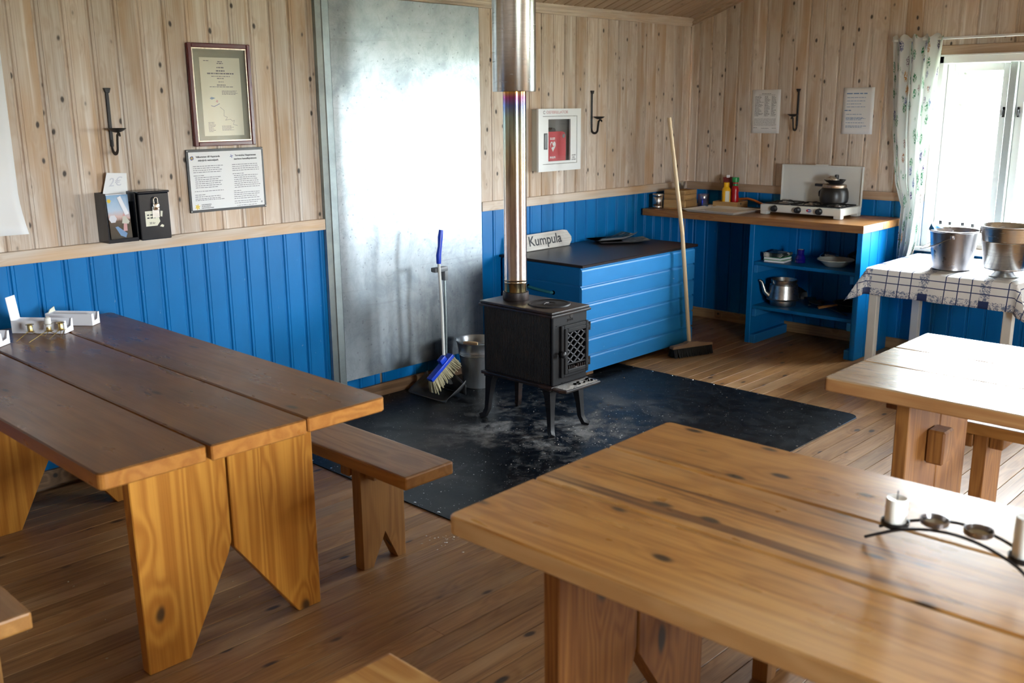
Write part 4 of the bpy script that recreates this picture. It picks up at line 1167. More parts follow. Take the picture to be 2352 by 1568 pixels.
# teapot with missing lid
tp = thing('coffee_pot', 'battered aluminium coffee pot on the lower shelf', 'coffee pot', (-.345, -1.045, Z2))
tp.scale = (1.18, 1.18, 1.05)
loc(B().lathe([(0, 0), (.070, 0), (.073, .006), (.073, .034), (.094, .038), (.096, .042), (.086, .048), (.084, .060), (.079, .125), (.078, .134), (.070, .138), (.068, .136), (.076, .06), (.068, .010), (0, .010)], 40), 'body', M['alu'], tp, True)
loc(B().lathe([(.066, .134), (.072, .150), (.074, .166), (.071, .168), (.063, .140)], 40), 'bent_rim', M['alu'], tp, True)
loc(B().tube([(-.05, .062, .060), (-.062, .085, .085), (-.066, .094, .120), (-.072, .102, .150), (-.082, .112, .160)], [.016, .013, .010, .009, .008], 10), 'spout', M['alu'], tp, True)
# dark utensils
gp = thing('frying_pan', 'black cast frying pan at the right of the lower shelf', 'pan', (-.20, -1.470, Z2))
loc(B().lathe([(0, 0), (.098, 0), (.118, .045), (.121, .047), (.117, .047), (.096, .005), (0, .005)], 40), 'pan', M['rubble_dark'], gp, True)
loc(B().lathe([(.1195, .0455), (.1225, .0475), (.1195, .049)], 40), 'worn_rim', M['gilt'], gp, True)
loc(B().tube([(-.10, .06, .040), (-.17, .105, .034), (-.215, .135, .028)], [.010, .013, .012], 10, flat=.7), 'handle', M['amber_handle'], gp, True)
loc(B().lathe([(.009, -.003), (.014, 0), (.009, .003), (.006, 0), (.009, -.003)], 14, (-.222, .140, .028)), 'hanging_ring', M['chrome'], gp, True)
def utensil(lbl, p0, p1, mat, wide, seed):
    b = B(); P0, P1 = Vector(p0), Vector(p1)
    b.tube([P0, P0.lerp(P1, .6), P1], [.006, .006, .008], 8, flat=.5)
    d_ = (P1-P0).normalized()
    b.tube([P0-d_*.005, P0-d_*.05, P0-d_*.10, P0-d_*.12], [.006, wide, wide, wide*.4], 10, flat=.22)
    return tag(b.build('utensil', mat, None, True, org=tuple(P0)), lbl, 'utensil', 'utensils on the lower shelf')
utensil('black plastic spatula lying behind the coffee pot', (-.15, -1.150, Z2+.012), (-.30, -1.215, Z2+.012), M['black_plastic'], .030, 1)
utensil('red handled serving spoon in the heap on the lower shelf', (-.19, -1.235, Z2+.012), (-.34, -1.300, Z2+.014), M['ketchup'], .026, 2)
utensil('long black ladle lying across the lower shelf', (-.345, -1.330, Z2+.034), (-.44, -1.545, Z2+.012), M['iron'], .032, 3)
bag('black rumpled cloth bag behind the utensils', (-.075, -1.000), (.040, .075, .080), M['rubble_dark'], 5, Z2)

# ------------------------------------------------------------------ cloth-covered table by the window
lt = thing('side_table', 'white-legged table under the checked cloth by the window', 'table', (-.43, -2.225, 0))
TX0, TX1, TY0, TY1, TZ = -.790, -.060, -2.635, -1.815, .655
B().box(TX0, TX1, TY0, TY1, TZ-.028, TZ, .004, 1).build('tabletop', M['leg_white'], lt)
B().box(TX0+.03, TX1-.03, TY0+.03, TY1-.03, TZ-.11, TZ-.0285, .003, 1).build('apron', M['leg_white'], lt)
for a in (TX0+.012, TX1-.062):
    for c in (TY0+.012, TY1-.062):
        B().prism([(a, c), (a+.05, c), (a+.05, c+.05), (a, c+.05)], 'z', .001, TZ-.029, .003).build('leg', M['leg_white'], lt)
# cloth: a rectangle draped over the top with its own folds; cloth metres are kept as UVs
DR = .155
lx_, ly_ = TX1-TX0, TY1-TY0
def drape(u, v):
    s_ = -DR + u*(lx_+DR+.02)          # from the near hem (u=0) towards the wall
    t_ = -DR*1.05 + v*(ly_+2*DR*1.05)   # from the right end to the left end
    x, y, z = TX0+s_, TY0+t_, TZ+.0025
    dx = max(0, -s_); dy = max(0, -t_, t_-ly_); sy = -1 if t_ < 0 else (1 if t_ > ly_ else 0)
    if dx > 0 and dy == 0:
        wv = .006*math.sin(t_*21)*dx/DR
        x = TX0 - .008 - .16*dx - wv; z = TZ+.0025-dx*.985
    elif dy > 0 and dx == 0:
        y = (TY0 if sy < 0 else TY1) + sy*(.008+.16*dy+.006*math.sin(s_*19)*dy/DR); z = TZ+.0025-dy*.985
    elif dx > 0 and dy > 0:
        # the corner falls as a fold that stands out diagonally
        r_ = math.hypot(dx, dy); a = math.atan2(dy, dx)
        fl_ = math.sin(2*a)
        out = .008+.16*max(dx, dy)
        drop = max(dx, dy)*.985 + min(dx, dy)*.25
        ang_ = a
        rr_ = out + fl_*min(dx, dy)*.62
        x = TX0 - rr_*math.cos(ang_)*1.0 - (.008 if a < .5 else 0); y = (TY0 if sy < 0 else TY1) + sy*rr_*math.sin(ang_)
        z = TZ+.0025 - drop
    return Vector((x, y, z))
def cuv(u, v): return (-(DR*1.05) + v*(ly_+2*DR*1.05) + .033+.31-.135, -DR + u*(lx_+DR+.02) + .175+.0)
b = B().grid(drape, 48, 64, cuv)
tc = b.build('tablecloth', M['cloth'], None, True, sharp=60, org=(-.43, -2.225, TZ), thick=.0016)
tag(tc, 'white cloth with navy checks and leaf borders over the side table', 'tablecloth')
# two pails on it
PZ = TZ+.0045
p1 = thing('steel_pail', 'dull steel pail with hanging bail handle on the checked cloth', 'pail', (-.535, -2.195, PZ))
loc(B().lathe([(0, .004), (.100, .004), (.104, 0), (.108, .004), (.106, .020), (.132, .215), (.138, .220), (.138, .225), (.132, .226), (.129, .218), (.103, .024), (.098, .010), (0, .010)], 48), 'bowl', M['steel_dark'], p1, True)
hb_ = []
for k in range(17):
    a = PI*k/16; hb_.append(Vector((-.010-.160*math.sin(a), .136*math.cos(a), .195-.085*math.sin(a))))
hb2 = [Matrix.Rotation(R(-70), 4, 'Z') @ p for p in hb_]
loc(B().tube(hb2, .0085, 8, flat=.35), 'bail', M['steel_dark'], p1, True)
for sgn in (1, -1): loc(B().lathe([(0, .012), (.012, .010), (.014, 0), (.012, -.010), (0, -.012)], 12, (hb2[0 if sgn > 0 else -1].x, hb2[0 if sgn > 0 else -1].y, .196)), 'ear', M['steel_dark'], p1, True)
b = B().grid(lambda u, v: Vector((-.085+.11*u, .100+.034*math.sin(PI*u)-.03*v, .222+.034*math.sin(PI*u)*math.sin(PI*v)+.004)), 8, 6); loc(b, 'cloth_rag', M['blue_x'], p1, True)
p2 = thing('footed_pail', 'shiny steel pail on a narrow foot at the right of the cloth', 'pail', (-.600, -2.500, PZ))
loc(B().lathe([(0, .002), (.078, 0), (.080, .004), (.060, .014), (.046, .030), (.055, .036), (.098, .038), (.104, .043), (.104, .047), (.107, .050), (.126, .190), (.129, .193), (.127, .196), (.138, .268), (.146, .272), (.147, .277), (.142, .280), (.136, .270), (.124, .19), (.104, .054), (0, .050)], 56), 'bowl', M['steel'], p2, True)
for sgn in (1, -1): loc(B().box(-.012, .012, sgn*.139-.006, sgn*.139+.006, .225, .262, .003, 1), 'ear', M['steel'], p2)
# bottles on the window sill
for i, (yb, hb3) in enumerate(((-1.912, .168), (-1.969, .166), (-2.046, .166), (-2.106, .162))):
    bo = thing('small_bottle', ['leftmost dark-capped bottle on the window sill', 'second dark-capped bottle from the left on the sill', 'third dark-capped bottle from the left on the sill', 'rightmost dark-capped bottle on the window sill'][i], 'bottle', (.012, yb, .700), 0, 'bottles on the window sill')
    loc(B().lathe([(0, 0), (.018, 0), (.019, .004), (.019, .085), (.010, .105), (.008, hb3-.018)], 16), 'bottle', M['bottle_glass'], bo, True)
    loc(B().lathe([(.009, hb3-.022), (.0105, hb3-.020), (.0105, hb3), (0, hb3+.001)], 16), 'cap', M['black_plastic'], bo, True)

# ------------------------------------------------------------------ curtain and rod
rod = thing('curtain_rod', 'thin white curtain rod across the window head', 'curtain rod', (-.07, -2.24, 1.972))
B().box(-.078, -.070, -2.95, -1.545, 1.962, 1.978, .003, 1).build('rail', M['white_paint'], rod)
for yb in (-1.60, -2.90): B().box(-.070, -.001, yb-.006, yb+.006, 1.960, 1.972).build('bracket', M['white_paint'], rod)
def curt(ylf, yrf, z0, z1, lbl, n_=9, ruff=.018, seed=0, uo=0):
    def f(u, v):
        z = z1 - v*(z1-z0)
        yl, yr = ylf(z), yrf(z)
        y = yl + (yr-yl)*u
        amp = .016+.012*v
        x = -.092 + amp*math.sin(u*n_*2*PI*.5+.6*math.sin(v*3+seed)) + .008*math.sin(u*23+v*5)
        if v < .012: x -= .004
        return Vector((min(x, -.040 if z < 1.95 else -.050), y, z+(.012*math.sin(u*31) if v == 0 else 0)))
    b = B().grid(f, 70, 60, lambda u, v: (u*.62+uo, v*(z1-z0)))
    return tag(b.build('curtain', M['curtain'], None, True, sharp=80, org=(-.09, (ylf(z1)+yrf(z1))/2, z0), thick=.0008), lbl, 'curtain')
def interp(tab):
    def g(z):
        for (za, ya), (zb, yb) in zip(tab, tab[1:]):
            if za >= z >= zb: return ya+(yb-ya)*(za-z)/(za-zb)
        return tab[-1][1] if z < tab[-1][0] else tab[0][1]
    return g
curt(interp([(2.0, -1.550), (1.42, -1.592), (1.10, -1.640), (.95, -1.695), (.60, -1.698)]), interp([(2.0, -1.868), (1.55, -1.850), (1.10, -1.822), (.72, -1.800), (.60, -1.775)]), .60, 1.992,
     'white curtain printed with green plants left of the window', 7, seed=1)
curt(interp([(2.0, -2.60), (.6, -2.66)]), interp([(2.0, -2.92), (.6, -2.85)]), .60, 1.992, 'white curtain printed with green plants right of the window', 7, seed=3, uo=3.1)

# ------------------------------------------------------------------ things on the long wall
def rows_of_text(b, T, x0, x1, ys, h, seed, ragged=.25, word=.016, indent=None):
    """lines of small print as flat word bars; T maps (x, y) on the sheet to the world"""
    q = random.Random(seed)
    for i, y in enumerate(ys):
        x = x0 + (indent[i] if indent else 0); end = x1 - (x1-x0)*ragged*q.random()
        while x < end:
            wl = word*q.uniform(.4, 1.5); e = min(x+wl, end)
            if e-x > word*.2: b.quad(T(x, y), T(e, y), T(e, y+h), T(x, y+h))
            x = e+word*.22
def onA(y): return lambda a, c: (a, y, c)
# framed certificate
fr = thing('framed_certificate', 'maroon framed certificate with a map on cream paper', 'picture', (-3.873, -.004, 1.428))
fx0, fx1, fz0, fz1 = -4.033, -3.713, 1.424, 1.884
b = B(); wd = .020
for a0, a1, c0, c1 in ((fx0, fx0+wd, fz0, fz1), (fx1-wd, fx1, fz0, fz1), (fx0+wd, fx1-wd, fz1-wd, fz1), (fx0+wd, fx1-wd, fz0, fz0+wd)):
    b.box(a0, a1, -.024, -.002, c0, c1, .003, 1)
b.build('frame', M['maroon'], fr)
b = B(); e = wd; w2 = .006
for a0, a1, c0, c1 in ((fx0+e, fx0+e+w2, fz0+e, fz1-e), (fx1-e-w2, fx1-e, fz0+e, fz1-e), (fx0+e+w2, fx1-e-w2, fz1-e-w2, fz1-e), (fx0+e+w2, fx1-e-w2, fz0+e, fz0+e+w2)):
    b.box(a0, a1, -.018, -.003, c0, c1)
b.build('slip', M['gilt'], fr)
B().box(fx0+.010, fx1-.010, -.009, -.003, fz0+.010, fz1-.010).build('mount', M['mount'], fr)
px0, px1, pz0, pz1 = -3.973, -3.767, 1.470, 1.822
pp = B().box(px0, px1, -.0100, -.0092, pz0, pz1).build('certificate', M['cream_paper'], fr)
b = B(); T = onA(-.0104); cxm = (px0+px1)/2
q = random.Random(3)
for z, hw, h in ((1.802, .012, .004), (1.794, .016, .004), (1.775, .018, .005), (1.760, .022, .006), (1.748, .068, .006), (1.737, .048, .003), (1.727, .020, .004), (1.712, .014, .003), (1.697, .022, .005), (1.690, .060, .003)):
    rows_of_text(b, T, cxm-hw, cxm+hw, [z], h, int(z*1000), .0, .012)
rows_of_text(b, T, cxm+.0, px1-.02, [1.672, 1.667, 1.662, 1.657], .0022, 8, .2, .010)
rows_of_text(b, T, px0+.022, px0+.060, [1.530-.006*k for k in range(8)], .0022, 9, .4, .008)
rows_of_text(b, T, cxm-.012, px1-.05, [1.512-.006*k for k in range(4)], .0022, 10, .4, .008)
rows_of_text(b, T, px0+.02, px0+.05, [1.806], .003, 11, 0, .01)
tag(b.build('small_print', M['ink_grey'], pp), kind='stuff')
def wiggle(pts, wdt, y):
    b = B()
    for p, q_ in zip(pts, pts[1:]):
        d_ = Vector((q_[0]-p[0], q_[1]-p[1])); n_ = Vector((-d_.y, d_.x)).normalized()*wdt/2
        b.quad((p[0]+n_.x, y, p[1]+n_.y), (q_[0]+n_.x, y, q_[1]+n_.y), (q_[0]-n_.x, y, q_[1]-n_.y), (p[0]-n_.x, y, p[1]-n_.y))
    return b
wiggle([(-3.93, 1.607), (-3.915, 1.603), (-3.90, 1.609), (-3.885, 1.616)], .0022, -.0105).build('map_line', M['navy'], pp)
wiggle([(-3.885, 1.60), (-3.865, 1.585), (-3.868, 1.560), (-3.85, 1.553), (-3.862, 1.54), (-3.835, 1.545), (-3.825, 1.535), (-3.815, 1.54), (-3.822, 1.52), (-3.80, 1.515)], .0014, -.0105).build('map_line', M['ink_grey'], pp)
b = B(); b.poly([(-3.935, -.0105, 1.640), (-3.925, -.0105, 1.634), (-3.905, -.0105, 1.641), (-3.925, -.0105, 1.646)]); b.build('map_patch', M['ink_blue'], pp)
b = B(); b.poly([(-3.905, -.0105, 1.624), (-3.895, -.0105, 1.620), (-3.892, -.0105, 1.630), (-3.90, -.0105, 1.633)]); b.build('map_patch', M['pink_print'], pp)
B().box(fx0+e+w2, fx1-e-w2, -.0150, -.0142, fz0+e+w2, fz1-e-w2).build('glass', M['clear'], fr)
# park information sign
sn = thing('information_sign', 'white information sign with black border in two languages', 'sign', (-3.873, -.004, 1.122))
nx0, nx1, nz0, nz1 = -4.077, -3.672, 1.122, 1.411
B().box(nx0, nx1, -.010, -.002, nz0, nz1, .001, 1).build('border', M['black_plastic'], sn)
face = B().box(nx0+.011, nx1-.011, -.0112, -.0102, nz0+.012, nz1-.012).build('face', M['paper'], sn)
def atA(x, z, y=-.0116): return frame_M((x, y, z), (1, 0, 0), (0, 0, 1))
text('Välkommen till Haparanda', .0115, M['ink'], face, atA(-4.030, 1.373), 'heading', bold=.0002)
text('skärgårds nationalpark', .0115, M['ink'], face, atA(-4.020, 1.357), 'heading', bold=.0002)
text('Tervetuloa Haaparannan', .0115, M['ink'], face, atA(-3.828, 1.373), 'heading', bold=.0002)
text('saariston kansallispuistoon', .0115, M['ink'], face, atA(-3.834, 1.357), 'heading', bold=.0002)
b = B(); T = onA(-.0116)
def para(x0, x1, z, n, seed, ind=None): rows_of_text(b, T, x0, x1, [z-.0092*k for k in range(n)], .0026, seed, .18, .012, ind)
para(-4.048, -3.890, 1.333, 4, 1); para(-4.048, -3.985, 1.290, 1, 2); para(-4.042, -3.900, 1.281, 6, 3); para(-4.048, -3.893, 1.218, 1, 4)
para(-4.048, -3.990, 1.202, 1, 5); para(-4.048, -3.895, 1.193, 2, 6); para(-4.048, -3.890, 1.177, 1, 7)
para(-3.846, -3.700, 1.333, 4, 8); para(-3.846, -3.780, 1.290, 1, 9); para(-3.840, -3.695, 1.281, 7, 10); para(-3.846, -3.800, 1.209, 1, 12); para(-3.846, -3.700, 1.200, 4, 13); para(-3.846, -3.700, 1.160, 2, 14)
rows_of_text(b, T, -3.835, -3.715, [1.139], .0025, 15, .1, .012)
tag(b.build('body_text', M['ink_grey'], face), kind='stuff')
def flower(cx, cz, r, mat, n_=6, y=-.0117, par=face, nm_='star_mark'):
    b = B()
    for k in range(n_):
        a = 2*PI*k/n_+.3; c_, s_ = math.cos(a), math.sin(a)
        b.poly([(cx, y, cz), (cx+r*.45*math.cos(a-.45), y, cz+r*.45*math.sin(a-.45)), (cx+r*c_, y, cz+r*s_), (cx+r*.45*math.cos(a+.45), y, cz+r*.45*math.sin(a+.45))])
    b.build(nm_, mat, par)
flower(-4.050, 1.372, .011, M['yellow'], 4, -.0118)
b = B(); b.poly([(-4.050+.010*math.cos(R(45*k)), -.0116, 1.372+.010*math.sin(R(45*k))) for k in range(8)]); b.build('mark_ground', M['navy'], face)
flower(-3.846, 1.374, .010, M['navy'], 4)
flower(-4.040, 1.148, .016, M['yellow'], 6)
text('HAPARANDA', .0085, M['ink_grey'], face, atA(-4.020, 1.154), 'emblem_text'); text('SKÄRGÅRDS', .0085, M['ink_grey'], face, atA(-4.020, 1.146), 'emblem_text'); text('NATIONALPARK', .0085, M['ink_grey'], face, atA(-4.020, 1.138), 'emblem_text')
flower(-3.698, 1.150, .007, M['ink_grey'], 5)
for xs_, zs_ in ((nx0+.006, nz0+.006), (nx1-.006, nz0+.006), (nx0+.006, nz1-.006), (nx1-.006, nz1-.006)):
    B().lathe([(0, .002), (.003, .0015), (.004, 0)], 8, M=Matrix.Translation((xs_, -.0101, zs_)) @ Matrix.Rotation(R(90), 4, 'X')).build('screw', M['steel'], sn)
# large white sheet of paper at the left edge
ps = thing('wall_chart', 'large plain white sheet with a curled lower corner at the left edge', 'poster', (-5.25, -.004, 1.105))
def chart(u, v):
    x = -5.66+.836*u; z = 1.105+.945*v
    cr = max(0, 1-v*6)*max(0, u-.45)
    return Vector((x, -.005-.16*cr**1.5-.004*math.sin(u*7), z-.010*(1-u)*(1-v)))
B().grid(chart, 30, 24).build('sheet', M['paper'], ps, True, sharp=80, thick=.0008)
B().box(-5.67, -4.81, -.012, -.002, 2.045, 2.065, .002, 1).build('top_batten', M['card'], ps)

# wrought-iron candle sconces
def sconce(lbl, loc_, rz, z_off=0):
    root = thing('wall_sconce', lbl, 'sconce', loc_, rz, 'wrought-iron wall sconces')
    # local: wall at y=0, front towards -y, z=0 at the hook's lowest point
    b = B().box(-.0075, .0075, -.008, -.001, .030, .270, .002, 1)
    b.prism([(-.0085, .255), (.0085, .255), (.016, .276), (-.016, .276)], 'y', -.014, -.001, .002)
    loc(b, 'back_bar', M['iron'], root)
    hook = [(0, -.004, .06)]+[(0, -.030+.026*math.cos(PI*k/10), .027-.026*math.sin(PI*k/10)) for k in range(11)]+[(0, -.060, .055), (0, -.064, .078), (0, -.076, .088), (0, -.088, .084), (0, -.090, .075)]
    loc(B().tube(hook, [.0085]*14+[.0075, .007, .006], 6, flat=.45), 'hook', M['iron'], root, True)
    loc(B().lathe([(0, .090), (.010, .091), (.026, .098), (.038, .107), (.037, .109), (.024, .100), (0, .095)], 28, (0, -.066, 0)), 'drip_pan', M['iron'], root, True)
sconce('black iron candle sconce on the wall beside the framed certificate', (-4.413, 0, 1.407), 0)
sconce('black iron candle sconce right of the defibrillator cabinet', (-1.145, 0, 1.412), 0)
sconce('black iron candle sconce between the two notices on the gable wall', (0, -.890, 1.416), R(-90))

# black tin brochure holder and cash box
br = thing('brochure_holder', 'open black tin holder filled with brochures on the dado rail', 'brochure holder', (-4.444, -.05, 1.034))
hx0, hx1, hz0, hz1 = -4.512, -4.378, 1.034, 1.246
b = B().box(hx0, hx0+.004, -.100, -.002, hz0, hz1).box(hx1-.004, hx1, -.100, -.002, hz0, hz1).box(hx0+.004, hx1-.004, -.006, -.002, hz0, hz1).box(hx0+.004, hx1-.004, -.100, -.006, hz0, hz0+.006).box(hx0+.004, hx1-.004, -.100, -.096, hz0+.006, hz0+.016)
b.build('tin', M['black_box'], br)
b = B()
for k in range(2):
    bb = thing('brochure', ['front brochure with a walking figure on its cover in the black holder', 'plain brochure behind the front one in the black holder'][k],
               'brochure', (hx0+.066+.001*k, -.082+.012*k, hz0+.0062), rot=(R(-4), 0, R((0, 1, -1, 1, 0)[k])), group='brochures in the black holder')
    loc(B().box(-.048, .048, -.003, .003, .0, .196+.003*(k % 2), .0008, 1), 'booklet', M['brochure'] if k == 0 else M['card'], bb)
    if k == 0:
        loc(B().box(-.009, .009, -.0046, -.0034, -.042, .040, 0, 1, Matrix.Translation((.020, 0, .150)) @ Matrix.Rotation(R(-20), 4, 'Y')), 'folded_flap', M['card'], bb)
        b2 = B(); b2.poly([(.010, -.0036, .040), (.028, -.0036, .040), (.030, -.0036, .078), (.016, -.0036, .080)]); loc(b2, 'figure_trousers', M['pink_print'], bb)
        b2 = B(); b2.poly([(.008, -.0037, .074), (.036, -.0037, .070), (.042, -.0037, .080), (.026, -.0037, .104), (.014, -.0037, .104)]); loc(b2, 'figure_jacket', M['cab_side'], bb)
        b2 = B(); b2.poly([(.020+.006*math.cos(R(60*i)), -.0038, .109+.006*math.sin(R(60*i))) for i in range(6)]); loc(b2, 'figure_cap', M['pink_print'], bb)
        b2 = B(); b2.poly([(-.004, -.0036, .022), (.018, -.0036, .012), (.026, -.0036, .030), (-.012, -.0036, .062), (-.024, -.0036, .060)]); loc(b2, 'blue_motif', M['ink_blue'], bb)
        b2 = B(); b2.poly([(-.030+.018*math.cos(R(60*i)), -.0036, .095+.018*math.sin(R(60*i))) for i in range(6)]); loc(b2, 'grey_motif', M['pencil'], bb)
        b2 = B()
        for i in range(6):
            a = R(60*i); b2.poly([(-.038, -.0036, .172), (-.038+.006*math.cos(a-.5), -.0036, .172+.006*math.sin(a-.5)), (-.038+.012*math.cos(a), -.0036, .172+.012*math.sin(a)), (-.038+.006*math.cos(a+.5), -.0036, .172+.006*math.sin(a+.5))])
        loc(b2, 'star_mark', M['yellow'], bb)
cbx = thing('cash_box', 'black tin cash box with padlock and torn label on the dado rail', 'cash box', (-4.303, -.05, 1.034))
kx0, kx1 = -4.372, -4.232
B().box(kx0, kx1, -.115, -.002, 1.034, 1.236, .003, 1).build('box', M['black_box'], cbx)
B().box(kx0-.003, kx1+.003, -.121, -.002, 1.2365, 1.246, .003, 1).build('lid', M['black_box'], cbx)
B().box(-4.315, -4.283, -.119, -.1155, 1.130, 1.178, 0).build('hasp', M['steel'], cbx)
lk = B().box(-4.313, -4.285, -.131, -.1195, 1.163, 1.192, .003, 2).build('padlock', M['chrome'], cbx, True)
B().tube([(-4.308, -.125, 1.190)]+[(-4.299+.009*math.cos(PI-PI*k/8), -.125, 1.208+.010*math.sin(PI*k/8)) for k in range(9)]+[(-4.290, -.125, 1.190)], .0026, 8).build('shackle', M['chrome'], lk, True)
b = B(); b.poly([(-4.348, -.1158, 1.094), (-4.296, -.1158, 1.094), (-4.281, -.1158, 1.112), (-4.293, -.1158, 1.160), (-4.348, -.1158, 1.160)]); lb = b.build('paper_label', M['cream_paper'], cbx)
b = B(); b.poly([(-4.278, -.1158, 1.134), (-4.270, -.1158, 1.131), (-4.266, -.1158, 1.156), (-4.276, -.1158, 1.158)]); b.build('label_scrap', M['cream_paper'], cbx); b = B(); b.poly([(-4.285, -.1158, 1.090), (-4.268, -.1158, 1.085), (-4.265, -.1158, 1.094), (-4.275, -.1158, 1.099)]); b.build('label_scrap', M['cream_paper'], cbx)
b = B(); rows_of_text(b, onA(-.1161), -4.340, -4.302, [1.140, 1.127], .0055, 31, .1, .02); tag(b.build('handwriting', M['ink'], lb), kind='stuff')
text('20 kr', .013, M['ink'], lb, atA(-4.332, 1.103, -.1161), 'price')
nt = thing('price_note', 'torn white note with a euro price standing in the brochure holder', 'note', (-4.44, -.020, 1.20), rot=(R(5), 0, 0))
b = B(); b.prism([(-.055, .0), (.060, .0), (.066, .020), (.066, .124), (-.022, .130)], 'y', -.0006, .0); loc(b, 'paper', M['paper'], nt)
text('2€', .052, M['pencil'], nt, WM[nt] @ frame_M((-.018, -.0009, .070), (1, 0, .05), (0, 0, 1)), 'pencil_price', shear=.2)

# defibrillator cabinet
dc = thing('defibrillator_cabinet', 'white wall cabinet lettered DEFIBRILLATOR with a window', 'cabinet', (-1.54, -.05, 1.186))
qx0, qx1, qz0, qz1, qd = -1.735, -1.325, 1.188, 1.575, -.062
ax0, ax1, az0, az1 = qx0+.004, qx1-.004, qz0+.004, qz1-.004
b = B().box(ax0, ax0+.003, -.0455, -.002, az0, az1).box(ax1-.003, ax1, -.0455, -.002, az0, az1).box(ax0+.003, ax1-.003, -.0455, -.002, az0, az0+.003).box(ax0+.003, ax1-.003, -.0455, -.002, az1-.003, az1)
b.build('side_wall', M['cab_side'], dc)
gx0, gx1, gz0, gz1 = -1.640, -1.425, 1.250, 1.510
b = B()
for a0, a1, c0, c1 in ((qx0, -1.695, qz0, qz1), (-1.362, qx1, qz0, qz1), (-1.695, -1.362, 1.530, qz1), (-1.695, -1.362, qz0, 1.232)):
    b.box(a0, a1, qd, -.046, c0, c1, .0)
fb = b.build('face_frame', M['cab_white'], dc)
b = B()
for a0, a1, c0, c1 in ((-1.692, gx0, 1.235, 1.527), (gx1, -1.365, 1.235, 1.527), (gx0, gx1, gz1, 1.527), (gx0, gx1, 1.235, gz0)):
    b.box(a0, a1, qd+.003, -.047, c0, c1, 0)
dr = b.build('door', M['cab_white'], dc)
B().box(-1.682, -1.650, qd-.001, qd+.004, 1.325, 1.425, .002, 1).build('pull_frame', M['black_plastic'], dr)
B().box(-1.674, -1.658, qd-.0016, qd+.003, 1.333, 1.417, .001, 1).build('pull', M['grey_plastic'], dr)
B().box(ax0+.004, ax1-.004, -.0045, -.0030, az0+.004, az1-.004).build('interior', plain('grey_cabinet_lining', (.20, .20, .19, 1), .6), dc)
B().box(gx0-.002, gx1+.002, -.0552, -.0545, gz0-.002, gz1+.002).build('window_pane', M['clear'], dr)
text('DEFIBRILLATOR', .026, M['pink_print'], fb, atA(-1.660, 1.545, qd-.0005), 'lettering', sx=1.12)
b = B().lathe([(.007, 0), (.010, 0)], 18, M=Matrix.Translation((-1.682, qd-.0004, 1.553)) @ Matrix.Rotation(R(90), 4, 'X'), a0=R(30), a1=R(330)); b.build('ring_mark', M['ink_grey'], fb)
for i, s_ in enumerate(('ALARM', 'WILL', 'SOUND')): text(s_, .012, M['ink_grey'], dr, atA(-1.393, 1.278-.014*i, qd+.0024), 'lettering', 'CENTER')
ad = thing('defibrillator', 'red defibrillator case with white heart mark inside the cabinet', 'defibrillator', (-1.560, -.050, 1.2505))
B().prism([(-1.639, 1.2505), (-1.465, 1.2505), (-1.463, 1.400), (-1.475, 1.425), (-1.495, 1.434), (-1.639, 1.434)], 'y', -.0535, -.0070, .0015).build('case', M['red'], ad)
B().box(-1.639, -1.56, -.0500, -.0100, 1.4345, 1.446, .001, 1).prism([(-1.60, 1.446), (-1.555, 1.446), (-1.565, 1.456), (-1.585, 1.458)], 'y', -.0450, -.0150).build('handle', M['black_plastic'], ad)
hh = []
for k in range(40):
    t_ = 2*PI*k/40
    hh.append((-1.590+.0021*(16*math.sin(t_)**3)*.78, -.0538, 1.345+.0021*(13*math.cos(t_)-5*math.cos(2*t_)-2*math.cos(3*t_)-math.cos(4*t_))*1.1))
b = B(); b.poly(hh); ht_ = b.build('heart_mark', M['white_print'], ad)
b = B(); b.poly([(-1.606, -.0540, 1.362), (-1.598, -.0540, 1.366), (-1.592, -.0540, 1.350), (-1.586, -.0540, 1.343), (-1.600, -.0540, 1.336), (-1.604, -.0540, 1.328), (-1.612, -.0540, 1.345)]); b.build('heart_cutout', M['red'], ht_)
b = B(); b.poly([(-1.588, -.0540, 1.342), (-1.572, -.0540, 1.350), (-1.582, -.0540, 1.338)]); b.build('heart_cutout', M['red'], ht_)
b = B(); rows_of_text(b, onA(-.0538), -1.618, -1.568, [1.392, 1.384], .005, 41, .1, .016); tag(b.build('small_print', M['white_print'], ad), kind='stuff')
text('PHILIPS', .017, M['white_print'], ad, atA(-1.620, 1.268, -.0539), 'lettering', bold=.0006)
B().lathe([(0, .001), (.012, .001), (.013, 0)], 18, M=Matrix.Translation((-1.487, -.0536, 1.405)) @ Matrix.Rotation(R(90), 4, 'X')).build('stud', M['grey_plastic'], ad)

